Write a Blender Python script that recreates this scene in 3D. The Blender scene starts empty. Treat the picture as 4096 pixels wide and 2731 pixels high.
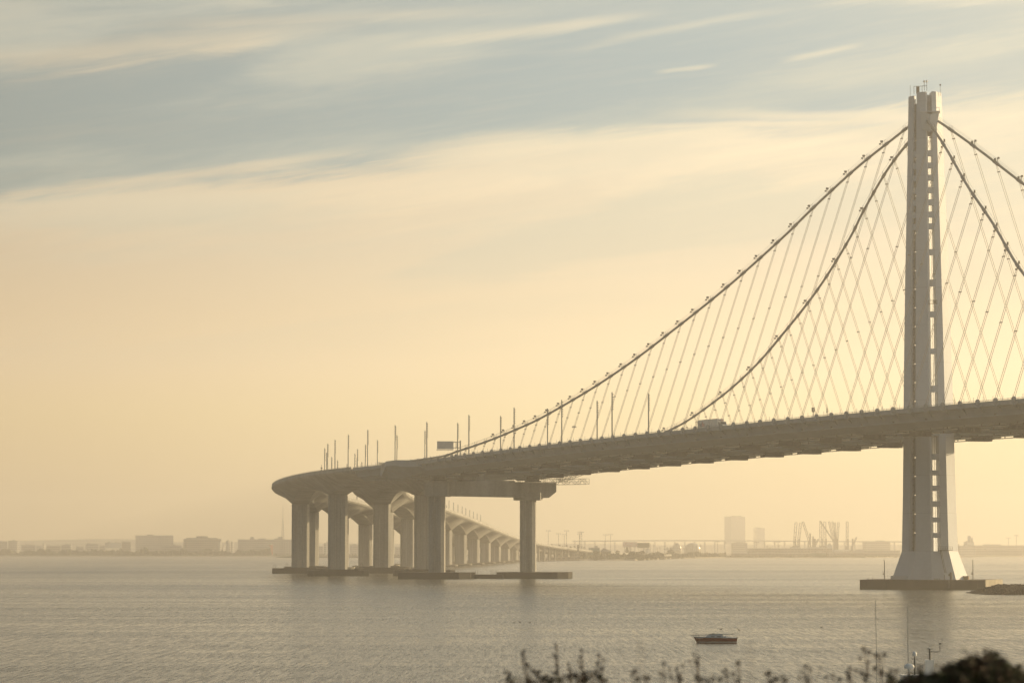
import bpy, bmesh, math, random
from mathutils import Vector, Matrix, noise as mnoise
R = math.radians
sc = bpy.context.scene
COL = sc.collection

# ------------------------------------------------------------------ camera
CAM_H = 12.6
FPX = 12500.0
PITCH = math.atan((2196 - 1365.5) / FPX)
cam = bpy.data.cameras.new('camera')
camo = bpy.data.objects.new('camera', cam)
COL.objects.link(camo)
cam.sensor_width = 36.0
cam.lens = 36.0 * FPX / 4096.0
cam.clip_start = 0.5
cam.clip_end = 40000
camo.location = (0, 0, CAM_H)
camo.rotation_euler = (math.pi / 2 + PITCH, 0, 0)
cam.dof.use_dof = True
cam.dof.focus_distance = 900
cam.dof.aperture_fstop = 6.3
sc.camera = camo
sc.render.resolution_x = 1024
sc.render.resolution_y = 682

# ------------------------------------------------------------------ light and sky
SUN_AZ = R(56)        # from +y towards +x
SUN_EL = R(13)
sc.view_settings.view_transform = 'Standard'
sc.view_settings.look = 'None'
sc.view_settings.gamma = 1
sc.view_settings.exposure = 0.3
sun = bpy.data.lights.new('sun', 'SUN')
sun.energy = 5.0
sun.angle = R(0.6)
sun.color = (1.0, 0.755, 0.42)
suno = bpy.data.objects.new('sun', sun)
COL.objects.link(suno)
sdir = Vector((math.sin(SUN_AZ) * math.cos(SUN_EL), math.cos(SUN_AZ) * math.cos(SUN_EL), math.sin(SUN_EL)))
suno.rotation_euler = sdir.to_track_quat('Z', 'Y').to_euler()
suno.location = (300, 300, 400)

world = bpy.data.worlds.new('World')
sc.world = world
world.use_nodes = True
wn = world.node_tree
wn.nodes.clear()


class NT:
    """tiny helper to write node maths"""
    def __init__(s, nt): s.nt = nt
    def n(s, t, **k):
        nd = s.nt.nodes.new(t)
        for a, b in k.items(): setattr(nd, a, b)
        return nd
    def put(s, sock, v):
        if isinstance(v, bpy.types.NodeSocket): s.nt.links.new(v, sock)
        elif v is not None:
            sock.default_value = v
    def m(s, op, a, b=None, c=None, clamp=False):
        nd = s.n('ShaderNodeMath', operation=op, use_clamp=clamp)
        s.put(nd.inputs[0], a)
        if b is not None: s.put(nd.inputs[1], b)
        if c is not None: s.put(nd.inputs[2], c)
        return nd.outputs[0]
    def ss(s, v, lo, hi):
        nd = s.n('ShaderNodeMapRange', interpolation_type='SMOOTHSTEP')
        s.put(nd.inputs[0], v)
        s.put(nd.inputs[1], lo); s.put(nd.inputs[2], hi)
        return nd.outputs[0]
    def xyz(s, x, y, z=0.0):
        nd = s.n('ShaderNodeCombineXYZ')
        s.put(nd.inputs[0], x); s.put(nd.inputs[1], y); s.put(nd.inputs[2], z)
        return nd.outputs[0]
    def noise(s, vec, scale, det=4, rough=0.55, dist=0.0):
        nd = s.n('ShaderNodeTexNoise')
        s.put(nd.inputs['Vector'], vec)
        nd.inputs['Scale'].default_value = scale
        nd.inputs['Detail'].default_value = det
        nd.inputs['Roughness'].default_value = rough
        nd.inputs['Distortion'].default_value = dist
        return nd.outputs['Fac']
    def mix(s, f, a, b, mode='MIX'):
        nd = s.n('ShaderNodeMix', data_type='RGBA', blend_type=mode)
        s.put(nd.inputs[0], f)
        for i, v in ((6, a), (7, b)):
            if isinstance(v, tuple): v = (v[0], v[1], v[2], 1)
            s.put(nd.inputs[i], v)
        return nd.outputs[2]
    def ramp(s, v, pts):
        nd = s.n('ShaderNodeValToRGB')
        s.put(nd.inputs[0], v)
        el = nd.color_ramp.elements
        el[0].position = pts[0][0]; el[0].color = (*pts[0][1], 1)
        el[1].position = pts[-1][0]; el[1].color = (*pts[-1][1], 1)
        for p, c in pts[1:-1]:
            e = el.new(p); e.color = (*c, 1)
        return nd.outputs[0]


def lin(r, g, b):
    f = lambda c: (c / 255 / 12.92) if c / 255 <= 0.04045 else ((c / 255 + 0.055) / 1.055) ** 2.4
    return (f(r), f(g), f(b))


W = NT(wn)
tc = W.n('ShaderNodeTexCoord')
sep = W.n('ShaderNodeSeparateXYZ')
wn.links.new(tc.outputs['Generated'], sep.inputs[0])
dx, dy, dz = sep.outputs
hr = W.m('SQRT', W.m('ADD', W.m('MULTIPLY', dx, dx), W.m('MULTIPLY', dy, dy)))
A = W.m('MULTIPLY', W.m('ARCTAN2', dx, dy), 12.5)            # azimuth, thousandths of the focal length
EL = W.m('MULTIPLY', W.m('DIVIDE', dz, W.m('MAXIMUM', hr, 0.001)), 12.5)
sky = W.n('ShaderNodeTexSky', sky_type='NISHITA')
sky.sun_disc = False
sky.sun_elevation = SUN_EL
sky.sun_rotation = SUN_AZ
sky.air_density = 1.3
sky.dust_density = 4.0
sky.altitude = 10
# thin high cloud veil: warm low down, opening to blue-grey above
base = W.ramp(W.m('DIVIDE', EL, 12.0, clamp=True), [
    (0.0, lin(255, 230, 176)), (0.045, lin(255, 234, 184)), (0.06, lin(252, 230, 190)), (0.08, lin(236, 215, 181)), (0.1, lin(220, 203, 177)),
    (0.125, lin(212, 197, 173)), (0.145, lin(202, 192, 170)), (0.17, lin(188, 184, 168)), (0.3, lin(190, 182, 162)), (0.5, lin(170, 166, 154)), (1.0, lin(118, 130, 140))])
blue = W.ramp(W.m('DIVIDE', EL, 12.0, clamp=True), [
    (0.0, lin(180, 186, 176)), (0.12, lin(132, 156, 166)), (0.14, lin(124, 148, 160)), (0.165, lin(128, 148, 158)), (0.19, lin(144, 156, 158)), (0.28, lin(218, 202, 170)), (0.5, lin(196, 186, 164)), (1.0, lin(104, 122, 138))])
v1 = W.xyz(W.m('MULTIPLY', A, 0.55), W.m('MULTIPLY', W.m('SUBTRACT', EL, W.m('MULTIPLY', A, 0.13)), 3.6), 2.2)
n1 = W.noise(v1, 1.0, 6, 0.55, 0.3)
v2 = W.xyz(W.m('MULTIPLY', A, 1.5), W.m('MULTIPLY', W.m('SUBTRACT', EL, W.m('MULTIPLY', A, 0.17)), 14.0), 7.7)
n2 = W.noise(v2, 1.0, 6, 0.62, 0.5)
n3 = W.noise(W.xyz(W.m('MULTIPLY', A, 0.5), W.m('MULTIPLY', EL, 1.2), 4.0), 1.0, 3)
n4 = W.noise(W.xyz(W.m('MULTIPLY', A, 2.6), W.m('MULTIPLY', W.m('SUBTRACT', EL, W.m('MULTIPLY', A, 0.15)), 36.0), 1.3), 1.0, 5, 0.6, 0.6)
edge = W.m('ADD', W.m('MULTIPLY', A, 0.105), 1.56)
dE = W.m('SUBTRACT', EL, edge)
dEn = W.m('ADD', dE, W.m('ADD', W.m('MULTIPLY', W.m('SUBTRACT', n2, 0.5), 0.30), W.m('MULTIPLY', W.m('SUBTRACT', n4, 0.5), 0.14)))
open_ = W.ss(dEn, -0.04, 0.075)
# the opening fades towards the right of the view
open_ = W.m('MULTIPLY', open_, W.m('SUBTRACT', 1.0, W.m('MULTIPLY', W.ss(A, 0.7, 2.6), 0.35)))
# streaks in the opening, thicker towards the top
up = W.ss(EL, 1.80, 2.12)
st = W.ss(W.m('ADD', W.m('MULTIPLY', n1, 0.65), W.m('MULTIPLY', n2, 0.35)), 0.50, 0.66)
st = W.m('MULTIPLY', st, W.m('ADD', 0.04, W.m('MULTIPLY', up, 0.24)))


def wisp(a0, e0, slope, curv, half, length, amp):
    """one long streak of cirrus: centre, tilt, bend, half thickness, half length"""
    da = W.m('SUBTRACT', A, a0)
    line = W.m('ADD', W.m('ADD', e0, W.m('MULTIPLY', da, slope)), W.m('MULTIPLY', W.m('MULTIPLY', da, da), curv))
    off = W.m('ABSOLUTE', W.m('ADD', W.m('SUBTRACT', EL, line), W.m('MULTIPLY', W.m('SUBTRACT', n2, 0.5), half * 1.6)))
    a = W.m('SUBTRACT', 1.0, W.ss(off, 0.0, half))
    b = W.m('SUBTRACT', 1.0, W.ss(W.m('ABSOLUTE', da), length * 0.35, length))
    return W.m('MULTIPLY', W.m('MULTIPLY', a, b), W.m('MULTIPLY', amp, W.m('ADD', 0.55, W.m('MULTIPLY', n2, 0.8))))


ws = [wisp(-1.7, 1.98, 0.10, 0.03, 0.09, 1.4, 0.8), wisp(-0.75, 2.13, 0.05, 0.0, 0.05, 1.0, 0.5),
      wisp(0.0, 2.08, 0.13, 0.0, 0.04, 0.7, 0.7), wisp(0.7, 2.10, 0.18, -0.05, 0.03, 0.5, 0.45),
      wisp(0.35, 1.625, 0.05, -0.03, 0.085, 1.0, 1.0), wisp(1.0, 1.60, 0.14, 0.0, 0.03, 0.5, 1.0), wisp(0.2, 1.50, 0.10, 0.0, 0.10, 1.3, 0.8), wisp(0.9, 1.70, 0.02, 0.0, 0.025, 0.6, 0.6),
      wisp(-1.25, 1.50, 0.14, 0.03, 0.035, 0.8, 0.5), wisp(-0.9, 1.42, 0.10, 0.02, 0.06, 1.2, 0.7), wisp(1.25, 1.99, 0.2, 0.0, 0.02, 0.2, 0.5),
      wisp(0.7, 1.93, 0.12, 0.0, 0.015, 0.15, 0.45), wisp(1.4, 1.73, -0.02, 0.0, 0.04, 0.9, 0.5),
      wisp(2.0, 2.19, -0.02, 0.0, 0.05, 0.9, 0.5)]
tot = st
for w_ in ws: tot = W.m('MAXIMUM', tot, w_)
open_ = W.m('MULTIPLY', open_, W.m('SUBTRACT', 1.0, W.m('MINIMUM', tot, 1.0)))
skyc = W.mix(open_, base, blue)
skyc = W.mix(W.m('MULTIPLY', W.m('MINIMUM', tot, 1.0), W.m('SUBTRACT', 0.6, W.m('MULTIPLY', W.ss(EL, 1.75, 2.0), 0.42))), skyc, lin(238, 218, 186))
bank = W.m('MULTIPLY', W.m('MULTIPLY', W.ss(dEn, -0.32, -0.03), W.m('SUBTRACT', 1.0, W.ss(dEn, -0.02, 0.10))), W.ss(W.m('ADD', n1, W.m('MULTIPLY', n2, .6)), .62, .95))
skyc = W.mix(W.m('MULTIPLY', bank, 0.55), skyc, lin(236, 214, 182))
grey_ = W.m('MULTIPLY', W.m('MULTIPLY', W.ss(n1, .50, .62), W.m('MULTIPLY', W.ss(dE, -.62, -.2), W.m('SUBTRACT', 1.0, W.ss(dE, -.12, .0)))), .5)
skyc = W.mix(grey_, skyc, lin(196, 190, 172))
fib = W.m('MULTIPLY', W.m('MULTIPLY', W.m('MULTIPLY', W.m('ADD', W.m('MULTIPLY', W.ss(n2, .48, .72), .6), W.m('MULTIPLY', W.ss(n4, .46, .7), .5)), W.ss(EL, 1.0, 1.35)), W.m('SUBTRACT', 1.0, W.m('MULTIPLY', open_, .75))), .38)
skyc = W.mix(fib, skyc, lin(232, 212, 180))
# glow side (towards the sun) and dimmer left side
side = W.ss(A, -3.4, 1.6)
skyc = W.mix(W.m('SUBTRACT', 1.0, side), skyc, lin(208, 198, 192), 'MULTIPLY')
# soft grey undulation inside the veil
veil = W.m('MULTIPLY', W.ss(n1, 0.42, 0.66), 0.4)
skyc = W.mix(W.m('MULTIPLY', veil, W.ss(EL, 0.5, 1.3)), skyc, lin(190, 186, 168))
# light falls off away from the sun, behind the camera
away = W.ss(W.m('ABSOLUTE', W.m('SUBTRACT', A, 12.2)), 12.0, 36.0)
skyc = W.mix(away, skyc, lin(92, 112, 134), 'MULTIPLY')
addn = W.n('ShaderNodeMix', data_type='RGBA', blend_type='ADD')
addn.inputs[0].default_value = 1.0
scl = W.n('ShaderNodeVectorMath', operation='SCALE')
scl.inputs['Scale'].default_value = 0.05
wn.links.new(sky.outputs[0], scl.inputs[0])
wn.links.new(skyc, addn.inputs[6])
wn.links.new(scl.outputs[0], addn.inputs[7])
bg = W.n('ShaderNodeBackground')
bg.inputs['Strength'].default_value = 0.86
wo = W.n('ShaderNodeOutputWorld')
wn.links.new(addn.outputs[2], bg.inputs[0])
wn.links.new(bg.outputs[0], wo.inputs[0])


# ------------------------------------------------------------------ picture <-> world helpers
def pt(px, py, Y):
    a = (px - 2048) / FPX; b = (1365.5 - py) / FPX
    v = Vector((a, math.cos(PITCH) - b * math.sin(PITCH), math.sin(PITCH) + b * math.cos(PITCH)))
    v *= Y / v.y
    return Vector((v.x, Y, CAM_H + v.z))


def wx(px, Y): return pt(px, 2196, Y).x


# ------------------------------------------------------------------ materials
MATS = {}


def mat(name, col, rough=0.7, metal=0.0, var=0.12, scale=0.3, bump=0.0, streak=False, spec=0.3, det=5, panel=0, tide=0.0):
    if name in MATS: return MATS[name]
    m = bpy.data.materials.new(name)
    m.use_nodes = True
    nt = m.node_tree
    b = nt.nodes['Principled BSDF']
    g = NT(nt)
    t = g.n('ShaderNodeTexCoord')
    vec = t.outputs['Object']
    if streak:
        mp = g.n('ShaderNodeMapping')
        mp.inputs['Scale'].default_value = (1, 1, 0.12)
        nt.links.new(vec, mp.inputs[0])
        vec2 = mp.outputs[0]
    else: vec2 = vec
    f1 = g.noise(vec2, scale, det, 0.6)
    f2 = g.noise(vec, scale * 7, det, 0.6)
    f = g.m('ADD', g.m('MULTIPLY', f1, 0.7), g.m('MULTIPLY', f2, 0.3))
    f = g.ss(f, 0.3, 0.7)
    lo = tuple(c * (1 - var) for c in col); hi = tuple(min(1, c * (1 + var)) for c in col)
    c = g.mix(f, lo, hi)
    if panel:
        s2 = g.n('ShaderNodeSeparateXYZ'); nt.links.new(t.outputs['Object'], s2.inputs[0])
        fr = g.m('FRACT', g.m('DIVIDE', s2.outputs[2], panel))
        ln = g.m('LESS_THAN', fr, 0.02)
        c = g.mix(g.m('MULTIPLY', ln, 0.25), c, tuple(q * 0.6 for q in col))
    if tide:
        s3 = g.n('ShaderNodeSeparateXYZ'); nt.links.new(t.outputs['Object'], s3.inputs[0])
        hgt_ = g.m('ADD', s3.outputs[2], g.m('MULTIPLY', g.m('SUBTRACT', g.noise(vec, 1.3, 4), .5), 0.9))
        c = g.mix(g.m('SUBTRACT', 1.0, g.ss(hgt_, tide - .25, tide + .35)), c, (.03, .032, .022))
    nt.links.new(c, b.inputs['Base Color'])
    b.inputs['Roughness'].default_value = rough
    b.inputs['Metallic'].default_value = metal
    b.inputs['Specular IOR Level'].default_value = spec
    if bump:
        bp = g.n('ShaderNodeBump'); bp.inputs['Strength'].default_value = bump; bp.inputs['Distance'].default_value = 0.2
        nt.links.new(f2, bp.inputs['Height']); nt.links.new(bp.outputs[0], b.inputs['Normal'])
    MATS[name] = m
    return m


M_CONC = mat('concrete', (0.35, 0.345, 0.32), 0.85, var=0.30, scale=0.16, streak=True, bump=0.15, panel=6.0)
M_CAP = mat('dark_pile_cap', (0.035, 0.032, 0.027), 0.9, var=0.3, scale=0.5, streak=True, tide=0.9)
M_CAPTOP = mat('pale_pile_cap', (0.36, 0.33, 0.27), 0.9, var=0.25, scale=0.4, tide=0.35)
M_STEEL = mat('painted_steel', (0.28, 0.325, 0.36), 0.55, var=0.10, scale=0.15, streak=True)
M_STEELD = mat('dark_steel', (0.14, 0.14, 0.13), 0.6, var=0.15, scale=0.5)
M_TOWER = mat('tower_paint', (0.54, 0.58, 0.64), 0.6, var=0.07, scale=0.12, streak=True, panel=12.0, spec=0.2)
M_CABLE = mat('cable_steel', (0.20, 0.21, 0.22), 0.5, var=0.1, scale=1)
M_ROPE = mat('suspender_rope', (0.42, 0.36, 0.29), 0.6, var=0.1, scale=1)
M_LAMP = mat('lamp_post_steel', (0.33, 0.34, 0.32), 0.5, metal=0.2, var=0.1, scale=1)
M_ROAD = mat('asphalt', (0.05, 0.05, 0.05), 0.9, var=0.2, scale=2)
M_WHITE = mat('white_paint', (0.78, 0.77, 0.73), 0.45, var=0.05, scale=1)
M_GLASS = mat('dark_glass', (0.02, 0.02, 0.025), 0.08, var=0.1, scale=1, spec=0.6)


# ------------------------------------------------------------------ mesh builder
class MB:
    def __init__(s): s.v = []; s.f = []
    def add(s, vs, fs):
        o = len(s.v)
        s.v += [Vector(p) for p in vs]
        s.f += [tuple(i + o for i in f) for f in fs]
        return s
    def hexa(s, p):  # 8 corners: bottom 4 ccw, top 4
        return s.add(p, [(3, 2, 1, 0), (4, 5, 6, 7), (0, 1, 5, 4), (1, 2, 6, 5), (2, 3, 7, 6), (3, 0, 4, 7)])
    def box(s, c, size, rz=0.0, M=None):
        hx, hy, hz = size[0] / 2, size[1] / 2, size[2] / 2
        ps = [Vector((x, y, z)) for z in (-hz, hz) for x, y in ((-hx, -hy), (hx, -hy), (hx, hy), (-hx, hy))]
        q = Matrix.Rotation(rz, 3, 'Z') if M is None else M
        return s.hexa([Vector(c) + q @ p for p in ps])
    def prism(s, poly, z0, z1, top=None):
        n = len(poly); top = top or poly
        vs = [(x, y, z0) for x, y in poly] + [(x, y, z1) for x, y in top]
        fs = [tuple(range(n - 1, -1, -1)), tuple(range(n, 2 * n))] + [(i, (i + 1) % n, n + (i + 1) % n, n + i) for i in range(n)]
        return s.add(vs, fs)
    def loft(s, loops, closed=True, caps=True):
        n = len(loops[0]); vs = [p for l in loops for p in l]; fs = []
        for k in range(len(loops) - 1):
            for i in range(n if closed else n - 1):
                j = (i + 1) % n
                fs.append((k * n + i, k * n + j, (k + 1) * n + j, (k + 1) * n + i))
        if caps and closed:
            fs.append(tuple(range(n - 1, -1, -1))); fs.append(tuple(range((len(loops) - 1) * n, len(loops) * n)))
        return s.add(vs, fs)
    def tube(s, pts, r, n=8, r1=None):
        pts = [Vector(p) for p in pts]; loops = []
        for i, p in enumerate(pts):
            t = (pts[min(i + 1, len(pts) - 1)] - pts[max(i - 1, 0)]).normalized()
            up = Vector((0, 0, 1)) if abs(t.z) < 0.95 else Vector((1, 0, 0))
            a = t.cross(up).normalized(); b = a.cross(t)
            rr = r if r1 is None else r + (r1 - r) * i / max(1, len(pts) - 1)
            loops.append([p + (a * math.cos(k * 2 * math.pi / n) + b * math.sin(k * 2 * math.pi / n)) * rr for k in range(n)])
        return s.loft(loops)
    def bar(s, a, b, w, h=None):
        a = Vector(a); b = Vector(b); t = b - a; L = t.length
        if L < 1e-6: return s
        q = t.to_track_quat('Z', 'Y').to_matrix()
        return s.box((a + b) / 2, (w, h or w, L), M=q)
    def lathe(s, c, prof, n=12):
        c = Vector(c)
        return s.loft([[c + Vector((r * math.cos(k * 2 * math.pi / n), r * math.sin(k * 2 * math.pi / n), z)) for k in range(n)] for r, z in prof])
    def build(s, name, m, parent=None, smooth=False, label=None):
        me = bpy.data.meshes.new(name)
        base = ROOTLOC.get(parent.name, Vector((0, 0, 0))) if parent else Vector((0, 0, 0))
        me.from_pydata([tuple(v - base) for v in s.v], [], s.f)
        bm = bmesh.new(); bm.from_mesh(me)
        bmesh.ops.recalc_face_normals(bm, faces=bm.faces)
        bm.to_mesh(me); bm.free()
        for mm in (m if isinstance(m, (list, tuple)) else [m]): me.materials.append(mm)
        if smooth:
            for p in me.polygons: p.use_smooth = True
        o = bpy.data.objects.new(name, me)
        COL.objects.link(o)
        if parent:
            o.parent = parent
            ROOTLOC[o.name] = base
        if label: o['label'] = label
        return o


ROOTLOC = {}


def tag(o, label=None, cat=None, group=None, kind=None):
    if label: o['label'] = label
    if cat: o['category'] = cat
    if group: o['group'] = group
    if kind: o['kind'] = kind
    return o


def empty(name, loc, label, cat, group=None):
    o = bpy.data.objects.new(name, None)
    o.empty_display_size = 2
    COL.objects.link(o)
    o.location = loc
    ROOTLOC[o.name] = Vector(loc)
    return tag(o, label, cat, group)


def recenter(o):
    """move a one-mesh thing's origin to its base"""
    me = o.data
    xs = [v.co.x for v in me.vertices]; ys = [v.co.y for v in me.vertices]; zs = [v.co.z for v in me.vertices]
    c = Vector(((min(xs) + max(xs)) / 2, (min(ys) + max(ys)) / 2, min(zs)))
    me.transform(Matrix.Translation(-c))
    o.location = c
    return o


def copy_tree(o, parent=None):
    c = o.copy(); COL.objects.link(c)
    if parent: c.parent = parent
    for ch in list(o.children): copy_tree(ch, c)
    return c


def text_mesh(body, size, extrude=0.01):
    cu = bpy.data.curves.new('lettering', 'FONT')
    cu.body = body; cu.size = size; cu.extrude = extrude
    cu.align_x = 'LEFT'
    to = bpy.data.objects.new('lettering', cu)
    COL.objects.link(to)
    dg = bpy.context.evaluated_depsgraph_get()
    dg.update()
    me = bpy.data.meshes.new_from_object(to.evaluated_get(dg))
    bpy.data.objects.remove(to)
    return me


rnd = random.Random(7)

# ------------------------------------------------------------------ haze
m = bpy.data.materials.new('haze_volume'); m.use_nodes = True
m.node_tree.nodes.clear()
pv = m.node_tree.nodes.new('ShaderNodeVolumePrincipled')
mo = m.node_tree.nodes.new('ShaderNodeOutputMaterial')
m.node_tree.links.new(pv.outputs[0], mo.inputs['Volume'])
pv.inputs['Color'].default_value = (0.99, 0.95, 0.89, 1)
pv.inputs['Density'].default_value = 0.00019
pv.inputs['Anisotropy'].default_value = 0.5
hz = MB().box((0, 4600, 82), (10000, 9700, 180)).build('haze', m)
tag(hz, kind='stuff')

# ------------------------------------------------------------------ water
mw = bpy.data.materials.new('bay_water'); mw.use_nodes = True
nt = mw.node_tree; b = nt.nodes['Principled BSDF']; g = NT(nt)
b.inputs['Base Color'].default_value = (0.07, 0.068, 0.05, 1)
b.inputs['IOR'].default_value = 1.333
t = g.n('ShaderNodeTexCoord'); O = t.outputs['Object']
def wnoise(sx, sy, rz, det=4, rough=.6, dist=0.0):
    mp = g.n('ShaderNodeMapping'); mp.inputs['Scale'].default_value = (sx, sy, 1); mp.inputs['Rotation'].default_value = (0, 0, R(rz))
    nt.links.new(O, mp.inputs[0])
    return g.noise(mp.outputs[0], 1.0, det, rough, dist)
pat = wnoise(.006, .04, 2, 6, .66, .5)          # gusts
pat2 = wnoise(.0011, .0045, -3, 4, .55, .4)     # broad slicks
slick = g.ss(wnoise(.0012, .045, 1, 3, .5, .3), .60, .68)   # smooth current lines
fine = g.m('ADD', g.m('MULTIPLY', wnoise(3.0, .17, 0, 2, .6), .5), g.m('MULTIPLY', wnoise(1.1, .05, 0, 3, .7), .5))              # choppy groups of wavelets
patch = g.ss(g.m('ADD', g.m('MULTIPLY', pat, .5), g.m('MULTIPLY', pat2, .5)), .38, .62)
w1 = wnoise(.9, 1.5, 2, 6, .65)
w2 = wnoise(.10, .26, -2, 5, .6)
hgt = g.m('ADD', g.m('MULTIPLY', w1, .6), g.m('MULTIPLY', w2, .45))
bp = g.n('ShaderNodeBump'); bp.inputs['Distance'].default_value = 1.0
nt.links.new(hgt, bp.inputs['Height'])
fs_ = g.ss(fine, .38, .62)
nt.links.new(g.m('MULTIPLY', g.m('ADD', g.m('ADD', .04, g.m('MULTIPLY', patch, .13)), g.m('MULTIPLY', fs_, .22)), g.m('SUBTRACT', 1.0, g.m('MULTIPLY', slick, .75))), bp.inputs['Strength'])
nt.links.new(bp.outputs[0], b.inputs['Normal'])
nt.links.new(g.m('ADD', .12, g.m('ADD', g.m('MULTIPLY', patch, .08), g.m('MULTIPLY', fs_, .12))), b.inputs['Roughness'])
wt = MB().add([(-4950, -100, 0), (4950, -100, 0), (4950, 9350, 0), (-4950, 9350, 0)], [(0, 1, 2, 3)]).build('water', mw)
tag(wt, kind='structure')

# ------------------------------------------------------------------ bridge axes
T = Vector((133.5, 1000.0)); D = Vector((-0.376, 0.9266)); N = Vector((-0.9266, -0.376))


def rail_z(u): return 55.3 - 0.004 * u - 0.000022 * u * u


def P(u, v, z):
    q = T + D * u + N * v
    return Vector((q.x, q.y, z))


# path of one deck: centre line points (x, y, rail top z, soffit depth)
def catmull(pts, step=5.0):
    out = []
    k = len(pts[0])
    for i in range(len(pts) - 1):
        p0 = pts[max(i - 1, 0)]; p1 = pts[i]; p2 = pts[i + 1]; p3 = pts[min(i + 2, len(pts) - 1)]
        L = math.hypot(p2[0] - p1[0], p2[1] - p1[1]); n = max(2, int(L / step))
        for j in range(n):
            s = j / n
            out.append(tuple(0.5 * (2 * p1[c] + (p2[c] - p0[c]) * s + (2 * p0[c] - 5 * p1[c] + 4 * p2[c] - p3[c]) * s * s + (3 * p1[c] - p0[c] - 3 * p2[c] + p3[c]) * s ** 3) for c in range(k)))
    out.append(tuple(pts[-1]))
    return out


WB_P = [(-83.3, 1497, 49.3), (-111.6, 1652, 47.3), (-116.5, 1811, 44.8), (-107.5, 1970, 42.3), (-99.6, 2129, 39.8),
        (-91, 2288, 37.4), (-82.5, 2447, 34.7), (-74, 2605, 31.8), (-65.5, 2763, 28.9), (-57, 2921, 26.2), (-49, 3080, 24.0), (-40.5, 3238, 21.8)]
EB_P = [(-42.5, 1511, 49.3), (-69, 1661, 47.3), (-73.5, 1814, 44.8), (-65.2, 1971, 42.3), (-57, 2131, 39.8),
        (-48.5, 2290, 37.4), (-40.1, 2449, 34.7), (-31.7, 2607, 31.8), (-23.4, 2765, 28.9), (-15, 2923, 26.2), (-6.6, 3082, 24.0), (1.8, 3240, 21.8)]
TAIL_W = [(-20, 3400, 18.5), (5, 3560, 15.0), (45, 3740, 11.0), (95, 3930, 8.0), (160, 4130, 6.0)]
TAIL_E = [(22, 3395, 18.5), (48, 3550, 15.0), (86, 3725, 11.0), (132, 3905, 8.0), (195, 4095, 6.0)]


def deck_path(side, piers, tail):
    pts = []
    for u in (-240, -180, -120, -60, 0, 60, 120, 180, 240, 300, 345, 385):
        q = T + D * u + N * (21 * side)
        pts.append((q.x, q.y, rail_z(u)))
    ctl = pts + list(piers) + list(tail)
    return ctl


def path_frames(pts):
    fr = []; s = 0
    for i, p in enumerate(pts):
        a = Vector(pts[max(i - 1, 0)][:2]); c = Vector(pts[min(i + 1, len(pts) - 1)][:2])
        t = (c - a).normalized(); nn = Vector((-t.y, t.x))
        if i: s += math.hypot(p[0] - pts[i - 1][0], p[1] - pts[i - 1][1])
        fr.append((Vector(p[:2]), t, nn, p[2], s))
    return fr


def section(fr, prof):
    c, t, nn, z, s = fr
    return [Vector((c.x + nn.x * v, c.y + nn.y * v, z + h)) for v, h in prof]


STEEL_PROF = [(14, -1.05), (14, -1.85), (12.9, -2.15), (11.6, -4.5), (8.2, -6.3), (-8.2, -6.3), (-11.6, -4.5), (-12.9, -2.15), (-14, -1.85), (-14, -1.05)]


def conc_prof(depth):
    # rounded-edge concrete box with sloping webs
    hb = 4.7
    return [(15, -1.0), (15.1, -1.7), (14.4, -2.6), (13.0, -3.3), (hb + 0.3, -depth + 0.5), (hb - 0.4, -depth),
            (-hb + 0.4, -depth), (-hb - 0.3, -depth + 0.5), (-13.0, -3.3), (-14.4, -2.6), (-15.1, -1.7), (-15, -1.0)]


bridge = empty('suspension_bridge', (T.x, T.y, 0), 'suspension bridge with one pale tower, two cables and a grey double deck', 'bridge')
viadW = empty('concrete_viaduct', (WB_P[0][0], WB_P[0][1], 0), 'left concrete viaduct of the pair curving away beyond the suspension bridge', 'viaduct')
viadE = empty('concrete_viaduct', (EB_P[0][0], EB_P[0][1], 0), 'right concrete viaduct of the pair, its sunlit flank dropping to the shore', 'viaduct')

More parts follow.
